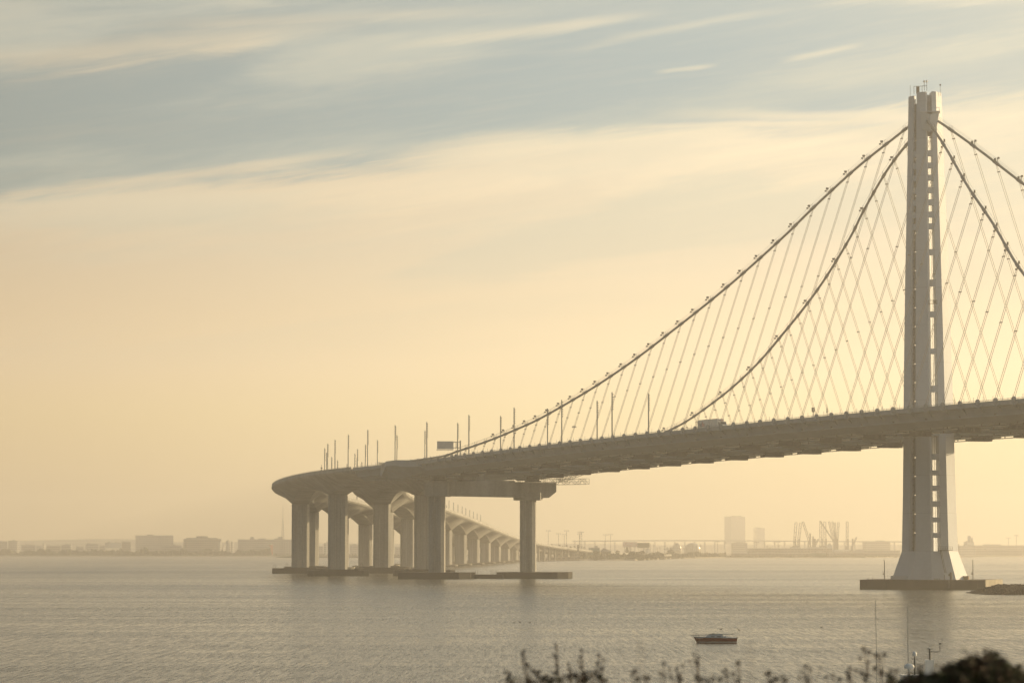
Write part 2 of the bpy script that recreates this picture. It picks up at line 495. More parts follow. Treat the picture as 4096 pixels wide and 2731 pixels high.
decks = {}
for side, piers, tail, root in ((1, WB_P, TAIL_W, viadW), (-1, EB_P, TAIL_E, viadE)):
    pts = catmull(deck_path(side, piers, tail), 5.0)
    frs = path_frames(pts)
    # station of piers
    def nearest(x, y): return min(range(len(frs)), key=lambda i: (frs[i][0].x - x) ** 2 + (frs[i][0].y - y) ** 2)
    iE2 = nearest(*(T + D * 385 + N * 21 * side))
    ip = [nearest(p[0], p[1]) for p in piers]
    i0 = ip[0]
    itr = iE2 + int((i0 - iE2) * 0.56)      # steel to concrete joint
    decks[side] = (frs, iE2, itr, ip)
    # steel girder
    mb = MB()
    mb.loft([section(f, STEEL_PROF) for f in frs[:itr + 1]])
    # ledge pipe along the outer web and small brackets
    for sg in (1, -1):
        mb.loft([section(f, [(sg * 11.75, -4.35), (sg * 12.15, -4.35), (sg * 12.15, -4.62), (sg * 11.5, -4.62)]) for f in frs[:itr + 1]])
        mb.loft([section(f, [(sg * 12.75, -2.9), (sg * 12.95, -2.9), (sg * 12.85, -3.02), (sg * 12.6, -3.02)]) for f in frs[:itr + 1]])
    gd = mb.build('deck_girder', M_STEEL, bridge)
    # brackets that carry the suspenders, and service lights (the near side is the one in view)
    if side == 1:
        for u in range(-130, 335, 10):
            bk = MB(); v = 35 * side; vi = 33.2 * side; z = rail_z(u)
            bk.hexa([P(u - 0.3, v * 1.004, z - 1.3), P(u + 0.3, v * 1.004, z - 1.3), P(u + 0.3, v * 1.004, z - 2.0), P(u - 0.3, v * 1.004, z - 2.0),
                     P(u - 0.3, vi, z - 1.3), P(u + 0.3, vi, z - 1.3), P(u + 0.3, vi, z - 3.6), P(u - 0.3, vi, z - 3.6)])
            bk.box(P(u, v * 1.006, z - 0.5), (1.0, 1.0, 1.1), math.atan2(D.y, D.x))
            bk.box(P(u, v * 1.006, z + 0.15), (1.2, 0.4, 0.35), math.atan2(D.y, D.x))
            bk.bar(P(u - 2.2, v * 1.004, z - 1.4), P(u - 0.3, v * 1.004, z - 2.1), 0.3)
            bk.bar(P(u + 2.2, v * 1.004, z - 1.4), P(u + 0.3, v * 1.004, z - 2.1), 0.3)
            bk.build('suspender_bracket', M_STEEL, gd)
            if u % 20 == 0:
                MB().box(P(u + 4, 33 * side, z - 4.1), (0.5, 0.4, 0.5), math.atan2(D.y, D.x)).build('service_light', M_STEELD, gd)
    # road on top
    rd = MB(); rd.loft([section(f, [(12.6, -1.035), (12.6, -1.02), (-12.6, -1.02), (-12.6, -1.035)]) for f in frs[:itr + 1]])
    rd.build('roadway', M_ROAD, gd)
    # railings: edge parapet, rail lines and posts
    rl = MB()
    for sg in (1, -1):
        rl.loft([section(f, [(sg * 13.9, -1.05), (sg * 14.02, -1.05), (sg * 14.02, -0.45), (sg * 13.9, -0.45)]) for f in frs[:itr + 1]])
        for h in (-0.2, 0.0):
            rl.loft([section(f, [(sg * 13.92, h), (sg * 14.0, h), (sg * 14.0, h - 0.07), (sg * 13.92, h - 0.07)]) for f in frs[:itr + 1]])
        for i in range(0, itr):
            c, t, nn, z, s = frs[i]
            for k in (0, 0.5):
                q = c + (frs[i + 1][0] - c) * k + nn * (sg * 13.96)
                rl.bar((q.x, q.y, z - 1), (q.x, q.y, z + (1.0 if k == 0 else 0.05)), 0.09)
    rl.build('railing', M_STEEL, gd)

    # concrete viaduct girder
    def depth_at(i):
        # parabola between piers
        xs = [iE2] + ip
        if i >= ip[-1]:
            return max(2.4, 9.0 - (i - ip[-1]) * 0.35)
        for a, c in zip(xs[:-1], xs[1:]):
            if a <= i <= c:
                f = (i - a) / (c - a)
                q = (2 * f - 1) ** 2
                if a == iE2 and f < 0.5: q *= 0.35
                return 5.4 + 5.5 * q ** 0.9
        return 6.3
    mb = MB()
    # tapered joint piece starts as a wedge
    mb.loft([section(frs[i], conc_prof(depth_at(i))) for i in range(itr, len(frs) - 1)])
    vg = mb.build('deck_girder', M_CONC, root)
    rl = MB()
    for sg in (1, -1):
        rl.loft([section(f, [(sg * 14.6, -1.0), (sg * 14.95, -1.0), (sg * 14.9, -0.1), (sg * 14.7, -0.1)]) for f in frs[itr:-1]])
        rl.loft([section(f, [(sg * 14.75, 0.1), (sg * 14.85, 0.1), (sg * 14.85, 0.2), (sg * 14.75, 0.2)]) for f in frs[itr:-1]])
    rl.build('parapet', M_CONC, vg)
    rd = MB(); rd.loft([section(f, [(14.0, -0.985), (14.0, -0.97), (-14.0, -0.97), (-14.0, -0.985)]) for f in frs[itr:-1]])
    rd.build('roadway', M_ROAD, vg)
    # piers
    for k, (px_, py_, zz) in enumerate(piers):
        i = ip[k]
        c, t, nn, z, s = frs[i]
        d = depth_at(i)
        top = z - d + 0.05
        pr = MB()
        W2, D2, ch, cy_ = (4.6, 3.2, 1.2, 1.7) if k < 2 else (4.7, 3.4, 1.8, 2.7)
        prof = [(-W2, -D2 + 1), (-W2 + 1, -D2), (-1.3, -D2), (-1.0, -D2 + 0.35), (1.0, -D2 + 0.35), (1.3, -D2), (W2 - ch, -D2), (W2, -D2 + cy_),
                (W2, D2 - ch), (W2 - ch, D2), (1.3, D2), (1.0, D2 - 0.35), (-1.0, D2 - 0.35), (-1.3, D2), (-W2 + ch, D2), (-W2, D2 - ch)]
        # columns are turned a little so their right edge catches the low sun
        ang = math.atan2(t.y, t.x) - math.pi / 2
        ang2 = ang * 0.35
        ca, sa = math.cos(ang2), math.sin(ang2)
        poly = [(c.x + x * ca - y * sa, c.y + x * sa + y * ca) for x, y in prof]
        pr.prism(poly, 1.0, top)
        po = pr.build('pier', M_CONC, root)
        cp = MB()
        big = k < 3
        hw, hd, cc, hh = (14.5, 11.0, 2.6, 2.7) if big else (8.6, 8.0, 1.5, 1.5)
        pp = [(-hw, -hd + cc), (-hw + cc, -hd), (hw - cc, -hd), (hw, -hd + cc), (hw, hd - cc), (hw - cc, hd), (-hw + cc, hd), (-hw, hd - cc)]
        cp.prism([(c.x + x * ca - y * sa, c.y + x * sa + y * ca) for x, y in pp], -1.5, hh)
        if big:
            cp.prism([(c.x + x * ca - y * sa, c.y + x * sa + y * ca) for x, y in [(-8.5, -6), (8.5, -6), (8.5, 6), (-8.5, 6)]], hh, hh + 0.35)
            for x in (-hw + 0.5, -hw + 1.6):
                q = (c.x + x * ca, c.y + x * sa - 3)
                cp.bar((q[0], q[1], hh), (q[0], q[1], hh + 1.6), 0.12)
            q0 = Vector((c.x + (-hw + 0.5) * ca, c.y + (-hw + 0.5) * sa - 3, hh + 1.6)); q1 = Vector((c.x + (-hw + 1.6) * ca, c.y + (-hw + 1.6) * sa - 3, hh + 1.6))
            cp.bar(q0, q1, 0.12)
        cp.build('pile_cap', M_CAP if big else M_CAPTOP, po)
    # low trestle bents under the tail
    for i in range(ip[-1] + 8, len(frs) - 8, 8):
        c, t, nn, z, s = frs[i]
        if z - depth_at(i) < 1.2: continue
        pr = MB()
        for sg in (-1, 1):
            q = c + nn * (sg * 6)
            pr.box((q.x, q.y, (z - depth_at(i)) / 2), (2.2, 2.2, z - depth_at(i) + 0.2), math.atan2(t.y, t.x))
        pr.build('pier', M_CONC, root)

# ------------------------------------------------------------------ cross beams between and under the two steel boxes
rot = math.atan2(D.y, D.x)
for k in range(-7, 13):
    u = 2.2 + 29.5 * k
    z = rail_z(u)
    mb = MB()
    extra = []
    mb.box(P(u, 0, z - 4.5), (5.0, 15.0, 3.0), rot)
    mb.box(P(u, 0, z - 6.35), (1.6, 40.0, 0.6), rot)
    for sg in (1, -1):
        ex = MB().box(P(u, 19.6 * sg, z - 7.1), (3.4, 8.0, 1.7), rot)
        for j in range(-3, 4):
            ex.box(P(u - 1.78, 19.6 * sg + j * 1.15, z - 7.1), (0.18, 0.14, 1.5), rot)
        extra.append((ex, M_STEELD, 'bearing_beam'))
        extra.append((MB().box(P(u - .6, 25.2 * sg, z - 6.75), (3.2, 2.8, .8), rot), M_WHITE, 'painted_sunlit_strip'))  # added white boxes: sunlit bits of the underside put into the colour
        extra.append((MB().box(P(u - 1.2, 14.2 * sg, z - 6.9), (2.0, 2.6, .5), rot), M_WHITE, 'painted_sunlit_strip'))
        mb.hexa([P(u - 1.5, 23.6 * sg, z - 7.5), P(u + 1.5, 23.6 * sg, z - 7.5), P(u + 1.5, 26.6 * sg, z - 6.5), P(u - 1.5, 26.6 * sg, z - 6.5),
                 P(u - 1.5, 23.6 * sg, z - 6.32), P(u + 1.5, 23.6 * sg, z - 6.32), P(u + 1.5, 26.6 * sg, z - 6.32), P(u - 1.5, 26.6 * sg, z - 6.32)])
        # travel rails along the soffit
    cbm = mb.build('cross_beam', M_STEEL, bridge)
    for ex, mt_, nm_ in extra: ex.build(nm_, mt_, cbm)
mb = MB()
for v in (28, 12, -12, -28):
    loops = []
    for u in range(-230, 391, 10):
        z = rail_z(u) - 6.3
        loops.append([P(u, v - .15, z - .5), P(u, v + .15, z - .5), P(u, v + .15, z - .75), P(u, v - .15, z - .75)])
    mb.loft(loops)
    for u in range(-230, 391, 10):
        z = rail_z(u) - 6.3
        mb.box(P(u, v, z - .25), (.3, .2, .5), rot)
mb.build('traveller_rails', M_STEELD, bridge)

# ------------------------------------------------------------------ tower
LOS = Vector((T.x, T.y)).normalized(); AX = Vector((LOS.y, -LOS.x))


def TP(a, bb, z, sc_=1.0):
    q = T + AX * (a * sc_ - 0.2 + (z - 80) * -0.002) + LOS * (bb * sc_)
    return Vector((q.x, q.y, z))


LEGS = {
    'left': [(-7.7, 0.6), (-5.7, -2.2), (-4.9, -1.9), (-4.3, 1.6), (-5.4, 4.2)],
    'near': [(-3.9, -4.4), (0.3, -5.9), (0.9, -5.2), (0.6, -2.9), (-2.0, -1.4), (-3.6, -2.6)],
    'right': [(3.0, -5.4), (5.1, -4.6), (7.7, 0.6), (6.3, 3.2), (3.4, 2.2), (2.1, 0.9), (3.0, -2.8)],
    'far': [(-2.6, 3.4), (0.3, 2.4), (2.2, 7.2), (1.4, 8.2), (-1.4, 8.0)]}


def tsc(z):
    tb = [(3, 1.58), (12, 1.155), (30, 1.09), (48, 1.045), (68, 1.0), (100, 0.90), (120, 0.82), (140, 0.745), (161, 0.675)]
    for (z0, s0), (z1, s1) in zip(tb[:-1], tb[1:]):
        if z <= z1: return s0 + (s1 - s0) * (z - z0) / (z1 - z0)
    return tb[-1][1]


tower = MB().prism([tuple(TP(a, bb, 0, 1)[:2]) for a, bb in [(-2, -3), (3, -3), (4, 3), (-3, 3)]], 3.0, 12.0).build('tower', M_TOWER, bridge)
levels = [12, 20, 30, 40, 48, 58, 68, 80, 90, 100, 110, 120, 130, 140, 150]
for nm, top in (('left', 158.2), ('near', 159.1), ('right', 159.2), ('far', 158.0)):
    mb = MB()
    zs = [z for z in levels] + [top]
    mb.loft([[TP(a, bb, z, tsc(z)) for a, bb in LEGS[nm]] for z in zs])
    # flange seams
    mb.build('tower_leg', M_TOWER, tower)
# skirt base
OUT = [(-7.7, 0.6), (-5.7, -2.2), (-3.9, -4.4), (0.3, -5.9), (3.0, -5.4), (5.1, -4.6), (7.7, 0.6), (6.3, 3.2), (2.2, 8.0), (-1.4, 8.0), (-5.4, 4.2)]
mb = MB(); mb.loft([[TP(a, bb, z, tsc(z)) for a, bb in OUT] for z in (2.9, 7.5, 12.02)])
for a in (-7.0, -3.5):
    pass
mb.box(TP(-7.5, -5, 3.5), (5.0, 1.0, 1.4), math.atan2(AX.y, AX.x)).box(TP(-11.2, -2.5, 3.5), (2.6, 1.0, 1.4), math.atan2(AX.y, AX.x))
mb.build('tower_base', M_TOWER, tower)
mb = MB(); mb.box(TP(11.3, -1.5, 3.5), (1.8, 1.5, 1.3), -0.3); mb.build('timber_hatch', mat('timber', (0.32, 0.22, 0.13), 0.8), tower)


def link(z, h, p0, p1, bulge, sc_, deep=1.2):
    """link beam between two legs, slightly bowed outwards"""
    a0, b0 = p0; a1, b1 = p1
    lo = MB(); loops = []
    for k in range(7):
        f = k / 6; a = a0 + (a1 - a0) * f; bb = b0 + (b1 - b0) * f - bulge * math.sin(math.pi * f)
        loops.append([TP(a, bb, z, sc_), TP(a, bb + deep, z, sc_), TP(a, bb + deep, z + h, sc_), TP(a, bb, z + h, sc_)])
    lo.loft(loops)
    return lo


def yz(y): return pt(3733, y, 994).z


beams = []
for y in (612, 661, 710, 760, 809, 858, 905):
    beams.append((yz(y + 10), 1.9))
# (y centre, height)
for y0, y1 in ((995, 1019), (1117, 1144), (1244, 1268), (1393, 1415), (1541, 1568), (1719, 1740), (1814, 1838), (1880, 1900), (1941, 1963), (2003, 2026), (2068, 2088), (2130, 2150)):
    z0 = yz(y1); beams.append((z0, yz(y0) - z0))
for i, (z, h) in enumerate(beams):
    s_ = tsc(z)
    up_ = i < 7
    lb = link(z, h, (0.6, -5.2), (3.3, -5.1), 0.15, s_)
    lb.build('link_beam', M_TOWER, tower)
    if i < 7:
        link(z, h, (-5.2, -2.0), (-3.5, -3.9), 0.7 if up_ else -0.4, s_).build('link_beam', M_TOWER, tower)
# recessed wall panels that close the slots from behind, lift rail and ladders
mb = MB()
for z0, z1 in [(a, a + 6) for a in range(12, 156, 6)]:
    for (p, q) in (((-4.6, 0.2), (-2.6, -1.9)),):
        mb.hexa([TP(p[0], p[1], z0, tsc(z0)), TP(q[0], q[1], z0, tsc(z0)), TP(q[0], q[1] + .3, z0, tsc(z0)), TP(p[0], p[1] + .3, z0, tsc(z0)),
                 TP(p[0], p[1], z1 - .25, tsc(z1)), TP(q[0], q[1], z1 - .25, tsc(z1)), TP(q[0], q[1] + .3, z1 - .25, tsc(z1)), TP(p[0], p[1] + .3, z1 - .25, tsc(z1))])
mb.build('inner_wall', M_TOWER, tower)
mb = MB(); mb.loft([[TP(a, bb, z, tsc(z)) for a, bb in ((0.2, -2.4), (3.6, -2.0), (3.6, -1.2), (0.2, -1.6))] for z in (145, 158.4)])
for a in (.9, 1.9, 2.6): mb.bar(TP(a, -2.8, 150, .7), TP(a, -2.8, 158.2, .68), .1)
mb.build('head_wall', M_TOWER, tower)
mb = MB()
for a, bb in ((-4.9, -1.6), (-4.45, -1.9)):
    mb.loft([[TP(a + dx_, bb + dy_, z, tsc(z)) for dx_, dy_ in ((-.07, -.07), (.07, -.07), (.07, .07), (-.07, .07))] for z in levels + [157]])
for z in range(13, 157, 2):
    s_ = tsc(z); mb.bar(TP(-4.9, -1.6, z, s_), TP(-4.45, -1.9, z, s_), 0.12)
mb.build('service_ladder', M_STEELD, tower)
mb = MB()
z = pt(3740, 2200, 994).z
mb.box(TP(4.8, -6.6, z + .1), (4.6, 1.2, .15), math.atan2(AX.y, AX.x))
for k in range(7): mb.bar(TP(2.6 + k * .75, -7.1, z + .1), TP(2.6 + k * .75, -7.1, z + 1.2), .07)
for h in (.6, 1.2): mb.bar(TP(2.6, -7.1, z + h), TP(7.1, -7.1, z + h), .07)
mb.bar(TP(3.2, -6.8, z), TP(4.6, -9.4, 5.2), .16); mb.bar(TP(3.6, -6.8, z), TP(5.0, -9.4, 5.2), .1)
mb.build('access_platform', M_STEELD, tower)
# ladder cage lines in right slot, working platform
mb = MB()
for k in (1.0, 1.7, 2.2):
    mb.loft([[TP(k + dx_, -3.0 + dy_, z, tsc(z)) for dx_, dy_ in ((-.05, -.05), (.05, -.05), (.05, .05), (-.05, .05))] for z in levels + [156]])
zz = pt(3733, 1215, 994).z
for h in (0, 1.1): mb.bar(TP(.4, -6.2, zz + h), TP(3.2, -6.2, zz + h), .12)
for k in range(6): mb.bar(TP(.4 + k * .55, -6.2, zz), TP(.4 + k * .55, -6.2, zz + 1.1), .08)
mb.box(TP(2.4, -5.9, zz + .5), (1.0, .8, 1.2), 0)
mb.build('inner_ladder', M_STEELD, tower)
# cable saddle
mb = MB()
zs = 150.6
q = [TP(-1.6, -5.2, zs + 2.2), TP(1.6, -5.6, zs + 1.0), TP(4.4, -4.4, zs + 1.4), TP(4.4, 2.5, zs + 1.4), TP(-1.6, 2.5, zs + 2.2)]
lo = [TP(-1.2, -4.4, zs - 3.6), TP(1.4, -4.6, zs - 4.6), TP(3.6, -3.8, zs - 3.0), TP(3.6, 2.2, zs - 2.5), TP(-1.2, 2.2, zs - 2.8)]
mb.loft([lo, q])
mb.box(TP(1.5, -3, zs + 1.9), (6.4, 4.6, .25), math.atan2(AX.y, AX.x))
for k in range(6): mb.bar(TP(-1.5 + 1.2 * k, -5.3, zs + 2), TP(-1.5 + 1.2 * k, -5.3, zs + 3.1), .1)
mb.bar(TP(-1.5, -5.3, zs + 3.1), TP(4.6, -5.3, zs + 3.1), .1)
mb.build('cable_saddle', M_TOWER, tower)
# roof gear on the tower top
mb = MB()
for a in (-4.7, 4.9): mb.bar(TP(a, -1.0, 158), TP(a, -1.0, 161.8), .1)
mb.box(TP(4.9, -1.0, 161.6), (.4, .4, .5), 0)
for a in (-3.5, -2.6, -1.8, -.9):
    mb.bar(TP(a, -3.2, 158.6), TP(a, -3.2, 161.0), .13)
mb.bar(TP(-3.5, -3.2, 161.0), TP(-.9, -3.2, 161.0), .13)
mb.box(TP(-2.3, -2.8, 159.8), (.9, .5, 2.2), 0)
for a in (-.2, .6): mb.bar(TP(a, -3.5, 159.5), TP(a, -3.5, 162.2), .14)
mb.bar(TP(-.9, -3.5, 161.0), TP(.6, -3.5, 161.0), .14)
mb.build('mast_frame', M_STEELD, tower)
mb = MB()
for a in (-.2, .6): mb.lathe(TP(a, -3.5, 162.1), [(.1, 0), (.3, .15), (.3, .55), (.1, .8)], 10)
mb.build('beacon', M_WHITE, tower)

# tower pile cap
CA = R(-19.5)      # its right end faces the low sun
rx = Vector((math.cos(CA), math.sin(CA))); ry = Vector((-math.sin(CA), math.cos(CA)))
def CP(x, y): q = T + rx * x + ry * y + Vector((-.4, 0)); return (q.x, q.y)
mb = MB()
mb.prism([CP(-20.5, -9), CP(-10.5, -14.5), CP(18.3, -14.5), CP(20.3, -12.5), CP(20.3, 15), CP(-20.5, 15)], -1.5, 3.0)
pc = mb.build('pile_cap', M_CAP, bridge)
mb = MB()
for k in range(11):
    y = -12 + k * 2.6
    a = CP(20.36, y); c = CP(20.36, y + 2.4)
    dn = rx * .12
    mb.hexa([Vector((a[0], a[1], 0.35)), Vector((a[0] + dn.x, a[1] + dn.y, .35)), Vector((c[0] + dn.x, c[1] + dn.y, .35)), Vector((c[0], c[1], .35)),
             Vector((a[0], a[1], 3.05)), Vector((a[0] + dn.x, a[1] + dn.y, 3.05)), Vector((c[0] + dn.x, c[1] + dn.y, 3.05)), Vector((c[0], c[1], 3.05))])
mb.build('fender_panels', M_CAPTOP, pc)
mb = MB()
a = CP(9.4, -14.6); mb.box((a[0], a[1], 1.7), (.7, .15, 2.6), CA); mb.box((a[0], a[1], .7), (.8, .3, .12), CA)
mb.build('landing_ladder', M_STEELD, pc)
for x in (-18, -16.5, 4.5, 5.0, 5.5, 6.1, 7.6):
    q = CP(x, -13 if x > -15 else -8); MB().bar((q[0], q[1], 3), (q[0], q[1], 3.5 if x != 7.6 else 4.6), .22).build('bollard', M_STEELD, pc)
q = CP(9.6, -12.4); MB().box((q[0], q[1], 4.2), (.7, .6, 2.4), CA).box((q[0] - .5, q[1], 4.6), (.5, .5, .7), CA).build('control_cabinet', M_STEELD, pc)

# ------------------------------------------------------------------ main cables and suspenders
TT = [(-180, 0.0), (-140, .15), (-94, .385), (-68, .56), (-45, .705), (-21, .87), (0, 1.0), (12, .955), (36, .865), (61, .745), (74, .675), (101, .55), (122, .465), (144, .385),
      (170, .295), (196, .22), (219, .165), (248, .105), (266, .078), (290, .048), (308, .03), (330, .012), (345, .0), (400, -.002)]


def tval(u):
    for i in range(len(TT) - 1):
        if TT[i][0] <= u <= TT[i + 1][0]:
            p0 = TT[max(i - 1, 0)]; p1 = TT[i]; p2 = TT[i + 1]; p3 = TT[min(i + 2, len(TT) - 1)]
            if p1[0] == 0: p0 = (-24, 1.09)
            if p2[0] == 0: p3 = (24, 1.13)
            h = p2[0] - p1[0]; s = (u - p1[0]) / h
            m1 = (p2[1] - p0[1]) / (p2[0] - p0[0]) * h; m2 = (p3[1] - p1[1]) / (p3[0] - p1[0]) * h
            return (2 * s ** 3 - 3 * s * s + 1) * p1[1] + (s ** 3 - 2 * s * s + s) * m1 + (-2 * s ** 3 + 3 * s * s) * p2[1] + (s ** 3 - s * s) * m2
    return 0


def cab(u, side):
    t_ = tval(u); z0 = rail_z(u) + 0.1
    return P(u, side * (1.2 + 34.0 * (1 - t_)), z0 + (152 - z0) * t_)


for side in (1, -1):
    mb = MB()
    pts = [cab(u, side) for u in range(-178, 397, 3)]
    mb.tube(pts, 0.42, 10)
    for u in range(-170, 345, 10):
        if abs(u) < 5: continue
        a = cab(u - 1.0, side); c = cab(u + 1.0, side)
        mb.tube([a, c], 0.56, 10)
    mc = mb.build('main_cable', M_CABLE, bridge)
    # hand ropes and posts above the cable
    mb = MB()
    for off in (0.45, -0.45):
        mb.tube([cab(u, side) + Vector((N.x * off, N.y * off, 1.25)) for u in range(-170, 335, 5)], 0.035, 4)
    for u in range(-170, 335, 10):
        p0 = cab(u, side)
        for off in (0.45, -0.45):
            mb.bar(p0 + Vector((N.x * off, N.y * off, 0.2)), p0 + Vector((N.x * off, N.y * off, 1.5)), 0.1)
    mb.build('hand_ropes', M_CABLE, mc)
    for u in list(range(-130, -5, 10)) + list(range(10, 325, 10)):
        top = cab(u, side); bot = P(u, 35.2 * side, rail_z(u) - 0.1)
        if top.z - bot.z < 1.2: continue
        mb = MB()
        tdir = (cab(u + 1, side) - cab(u - 1, side)).normalized()
        L = (bot - top).length
        for sg in (-1, 1):
            off_t = tdir * (0.42 * sg); off_b = Vector((D.x, D.y, 0)) * (0.50 * sg)
            mid = top.lerp(bot, min(0.2, 3.0 / L)) + off_b
            mb.tube([top + off_t * .5 + Vector((0, 0, -.3)), mid, bot + off_b], 0.07, 5)
        for f in (min(0.2, 3.0 / L), 0.42):
            c = top.lerp(bot, f); mb.box(c, (1.35, 0.35, 0.28), rot)
        mb.build('suspender', M_ROPE, mc)
    # floodlights clamped on top of the cable
    if True:
        for u in range(20, 300, 10):
            if side == -1 and u % 30: continue
            p0 = cab(u + 2.0, side) + Vector((0, 0, 1.1))
            mb = MB()
            mb.bar(p0 - Vector((0, 0, .8)), p0 + Vector((0, 0, .5)), .12)
            mb.box(p0 + Vector((-.25, 0, .75)), (.75, .6, .6), .3)
            mb.box(p0 + Vector((-.75, 0, -.1)), (.5, .5, .5), .6)
            mb.bar(p0 + Vector((-.75, 0, 0)), p0 + Vector((-.1, 0, .5)), .1)
            mb.build('floodlight', M_STEELD, mc)
    if side == -1:
        for u in range(-120, -12, 10):
            p0 = cab(u, side) + Vector((.6, 0, 1.0)); mb = MB()
            mb.bar(p0 - Vector((0, 0, .8)), p0 + Vector((0, 0, .3)), .12); mb.box(p0 + Vector((.2, 0, .5)), (.7, .6, .6), -.3)
            mb.box(p0 + Vector((-.9, 0, .1)), (.5, .5, .7), .3); mb.build('floodlight', M_STEELD, mc)
    else:
        for u in range(-120, -12, 10):
            p0 = cab(u, side) + Vector((.4, 0, .9)); mb = MB()
            mb.box(p0 + Vector((0, 0, .2)), (.5, .6, .8), -.3); mb.box(p0 + Vector((-.9, 0, -1.9)), (.4, .4, .5), .3); mb.bar(p0, p0 + Vector((-.9, 0, -1.9)), .08)
            mb.build('floodlight', M_STEELD, mc)

# cable anchorage at the end of the steel deck (outer edge, both sides)
for side in (1, -1):
    frs, iE2, itr, ip = decks[side]
    for u in range(335, 392, 8):        # arms that hold the cable along the edge
        z = rail_z(u)
        MB().hexa([P(u - .25, 34.2 * side, z - 3.0), P(u + .25, 34.2 * side, z - 3.0), P(u + .25, 35.6 * side, z - 2.2), P(u - .25, 35.6 * side, z - 2.2),
                 P(u - .25, 34.6 * side, z + .3), P(u + .25, 34.6 * side, z + .3), P(u + .25, 35.7 * side, z + .5), P(u - .25, 35.7 * side, z + .5)]).build('cable_bracket', M_STEEL, bridge)
    mb = MB()
    S = []
    zz_ = rail_z
    for u, o, zt_, zm, zb in ((372, 35.2, -.3, -3.0, -5.0), (386, 36.2, .3, -2.6, -5.6), (397, 37.6, .9, -1.6, -6.6), (408, 37.9, .9, -1.2, -6.7), (418, 36.4, .2, -5.2, -6.6), (424, 34.8, -.8, -4.8, -5.2)):
        z = zz_(u)
        S.append([P(u, 32.0 * side, z + zt_), P(u, (o - .3) * side, z + zt_), P(u, o * side, z + zm), P(u, 33.0 * side, z + zb), P(u, 28.0 * side, z + zb)])
    mb.loft(S)
    mb.build('cable_anchorage', M_STEEL, bridge)

# ------------------------------------------------------------------ east pier of the suspended span
pier = MB()
u0 = 385.0
pier.loft([[P(u, 26.5, 41.9), P(u, 26.5, 35.6), P(u, -28.0, 35.0), P(u, -31.5, 37.6), P(u, -31.5, 41.6), P(u, -12, 41.6), P(u, -11.9, 42.3), P(u, 6.9, 42.3), P(u, 7, 41.9)] for u in (381.2, 388.8)])
pier_o = pier.build('east_pier', M_CONC, bridge)
pier_o.name = 'bent_cap'
for v0, colw in ((22.7, 3.4), (-19.7, 3.4)):
    mb = MB()
    cw = 1.3
    W2 = colw; D2 = 3.0
    prof = [(-W2, -D2 + cw), (-W2 + cw, -D2), (-.9, -D2), (-.6, -D2 + .4), (.6, -D2 + .4), (.9, -D2), (W2 - cw, -D2), (W2, -D2 + cw), (W2, D2 - cw), (W2 - cw, D2), (-W2 + cw, D2), (-W2, D2 - cw)]
    q = T + D * u0 + N * v0
    an = R(-7); ca, sa = math.cos(an), math.sin(an)
    mb.prism([(q.x + x * ca - y * sa, q.y + x * sa + y * ca) for x, y in prof], 2.5, 35.3)
    co = mb.build('column', M_CONC, bridge)
    mb = MB()
    z0, z1 = (35.2, 41.0) if v0 > 0 else (33.9, 37.3)
    hw = 5.0 if v0 > 0 else 5.9
    mb.box((q.x + (.2 if v0 > 0 else 0), q.y - .5, (z0 + z1) / 2), (hw * 2, 9.2, z1 - z0), an)
    mb.build('column_collar', M_CONC, co)
    mb = MB()
    hw, hd, cc = 15.2, 10.5, 4.0
    pp = [(-hw, -hd), (hw - cc, -hd), (hw, -hd + 6.0), (hw, hd), (-hw, hd)]
    an2 = R(-8); ca, sa = math.cos(an2), math.sin(an2)
    xo = 0 if v0 > 0 else 3.0
    mb.prism([(q.x + xo + x * ca - y * sa, q.y + x * sa + y * ca) for x, y in pp], -1.5, 2.75)
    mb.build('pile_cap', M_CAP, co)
q = T + D * u0
mb = MB(); mb.box((q.x, q.y - 1, 0.6), (15, 7, 2.4), R(-8))
for x in (-4.5, -3.6, 2.2, 3, 4, 4.6):
    mb.bar((q.x + x, q.y - 3, 1.8), (q.x + x, q.y - 3, 3.6), .14)
mb.box((q.x + 7.5, q.y + 2, 2.0), (6, 4, .9), 0)
mb.build('tie_beam', M_CAP, bridge)
# bearings
mb = MB()
for v in (9.5, 3.2, 22, -22): MB().box(P(385, v, 43.2), (3.6, 4.6, 2.2), rot).box(P(385, v, 42.2), (5, 5.6, .5), rot).build('bearing', M_STEELD, bridge)


def truss(name, a, b_, w=2.2, h=2.4, n=10, t=.14):
    """lattice gangway"""
    mb = MB(); a = Vector(a); b_ = Vector(b_)
    d_ = (b_ - a); L = d_.length; dn = d_.normalized(); sd = Vector((dn.y, -dn.x, 0)).normalized() * (w / 2); up_ = Vector((0, 0, h))
    for s_ in (-1, 1):
        for h_ in (0, 1): mb.bar(a + sd * s_ + up_ * h_, b_ + sd * s_ + up_ * h_, t)
        mb.bar(a + sd * s_ + up_ * .5, b_ + sd * s_ + up_ * .5, t * .7)
        for k in range(n):
            p0 = a + d_ * (k / n); p1 = a + d_ * ((k + 1) / n)
            mb.bar(p0 + sd * s_, p0 + sd * s_ + up_, t * .8)
            mb.bar(p0 + sd * s_ + up_ * (k % 2), p1 + sd * s_ + up_ * (1 - k % 2), t * .8)
        mb.bar(b_ + sd * s_, b_ + sd * s_ + up_, t)
    for k in range(n + 1):
        p0 = a + d_ * (k / n); mb.bar(p0 - sd, p0 + sd, t * .8); mb.bar(p0 - sd + up_, p0 + sd + up_, t * .8)
    return mb.build(name, mat('gangway_steel', (.30, .29, .25), .6), bridge)


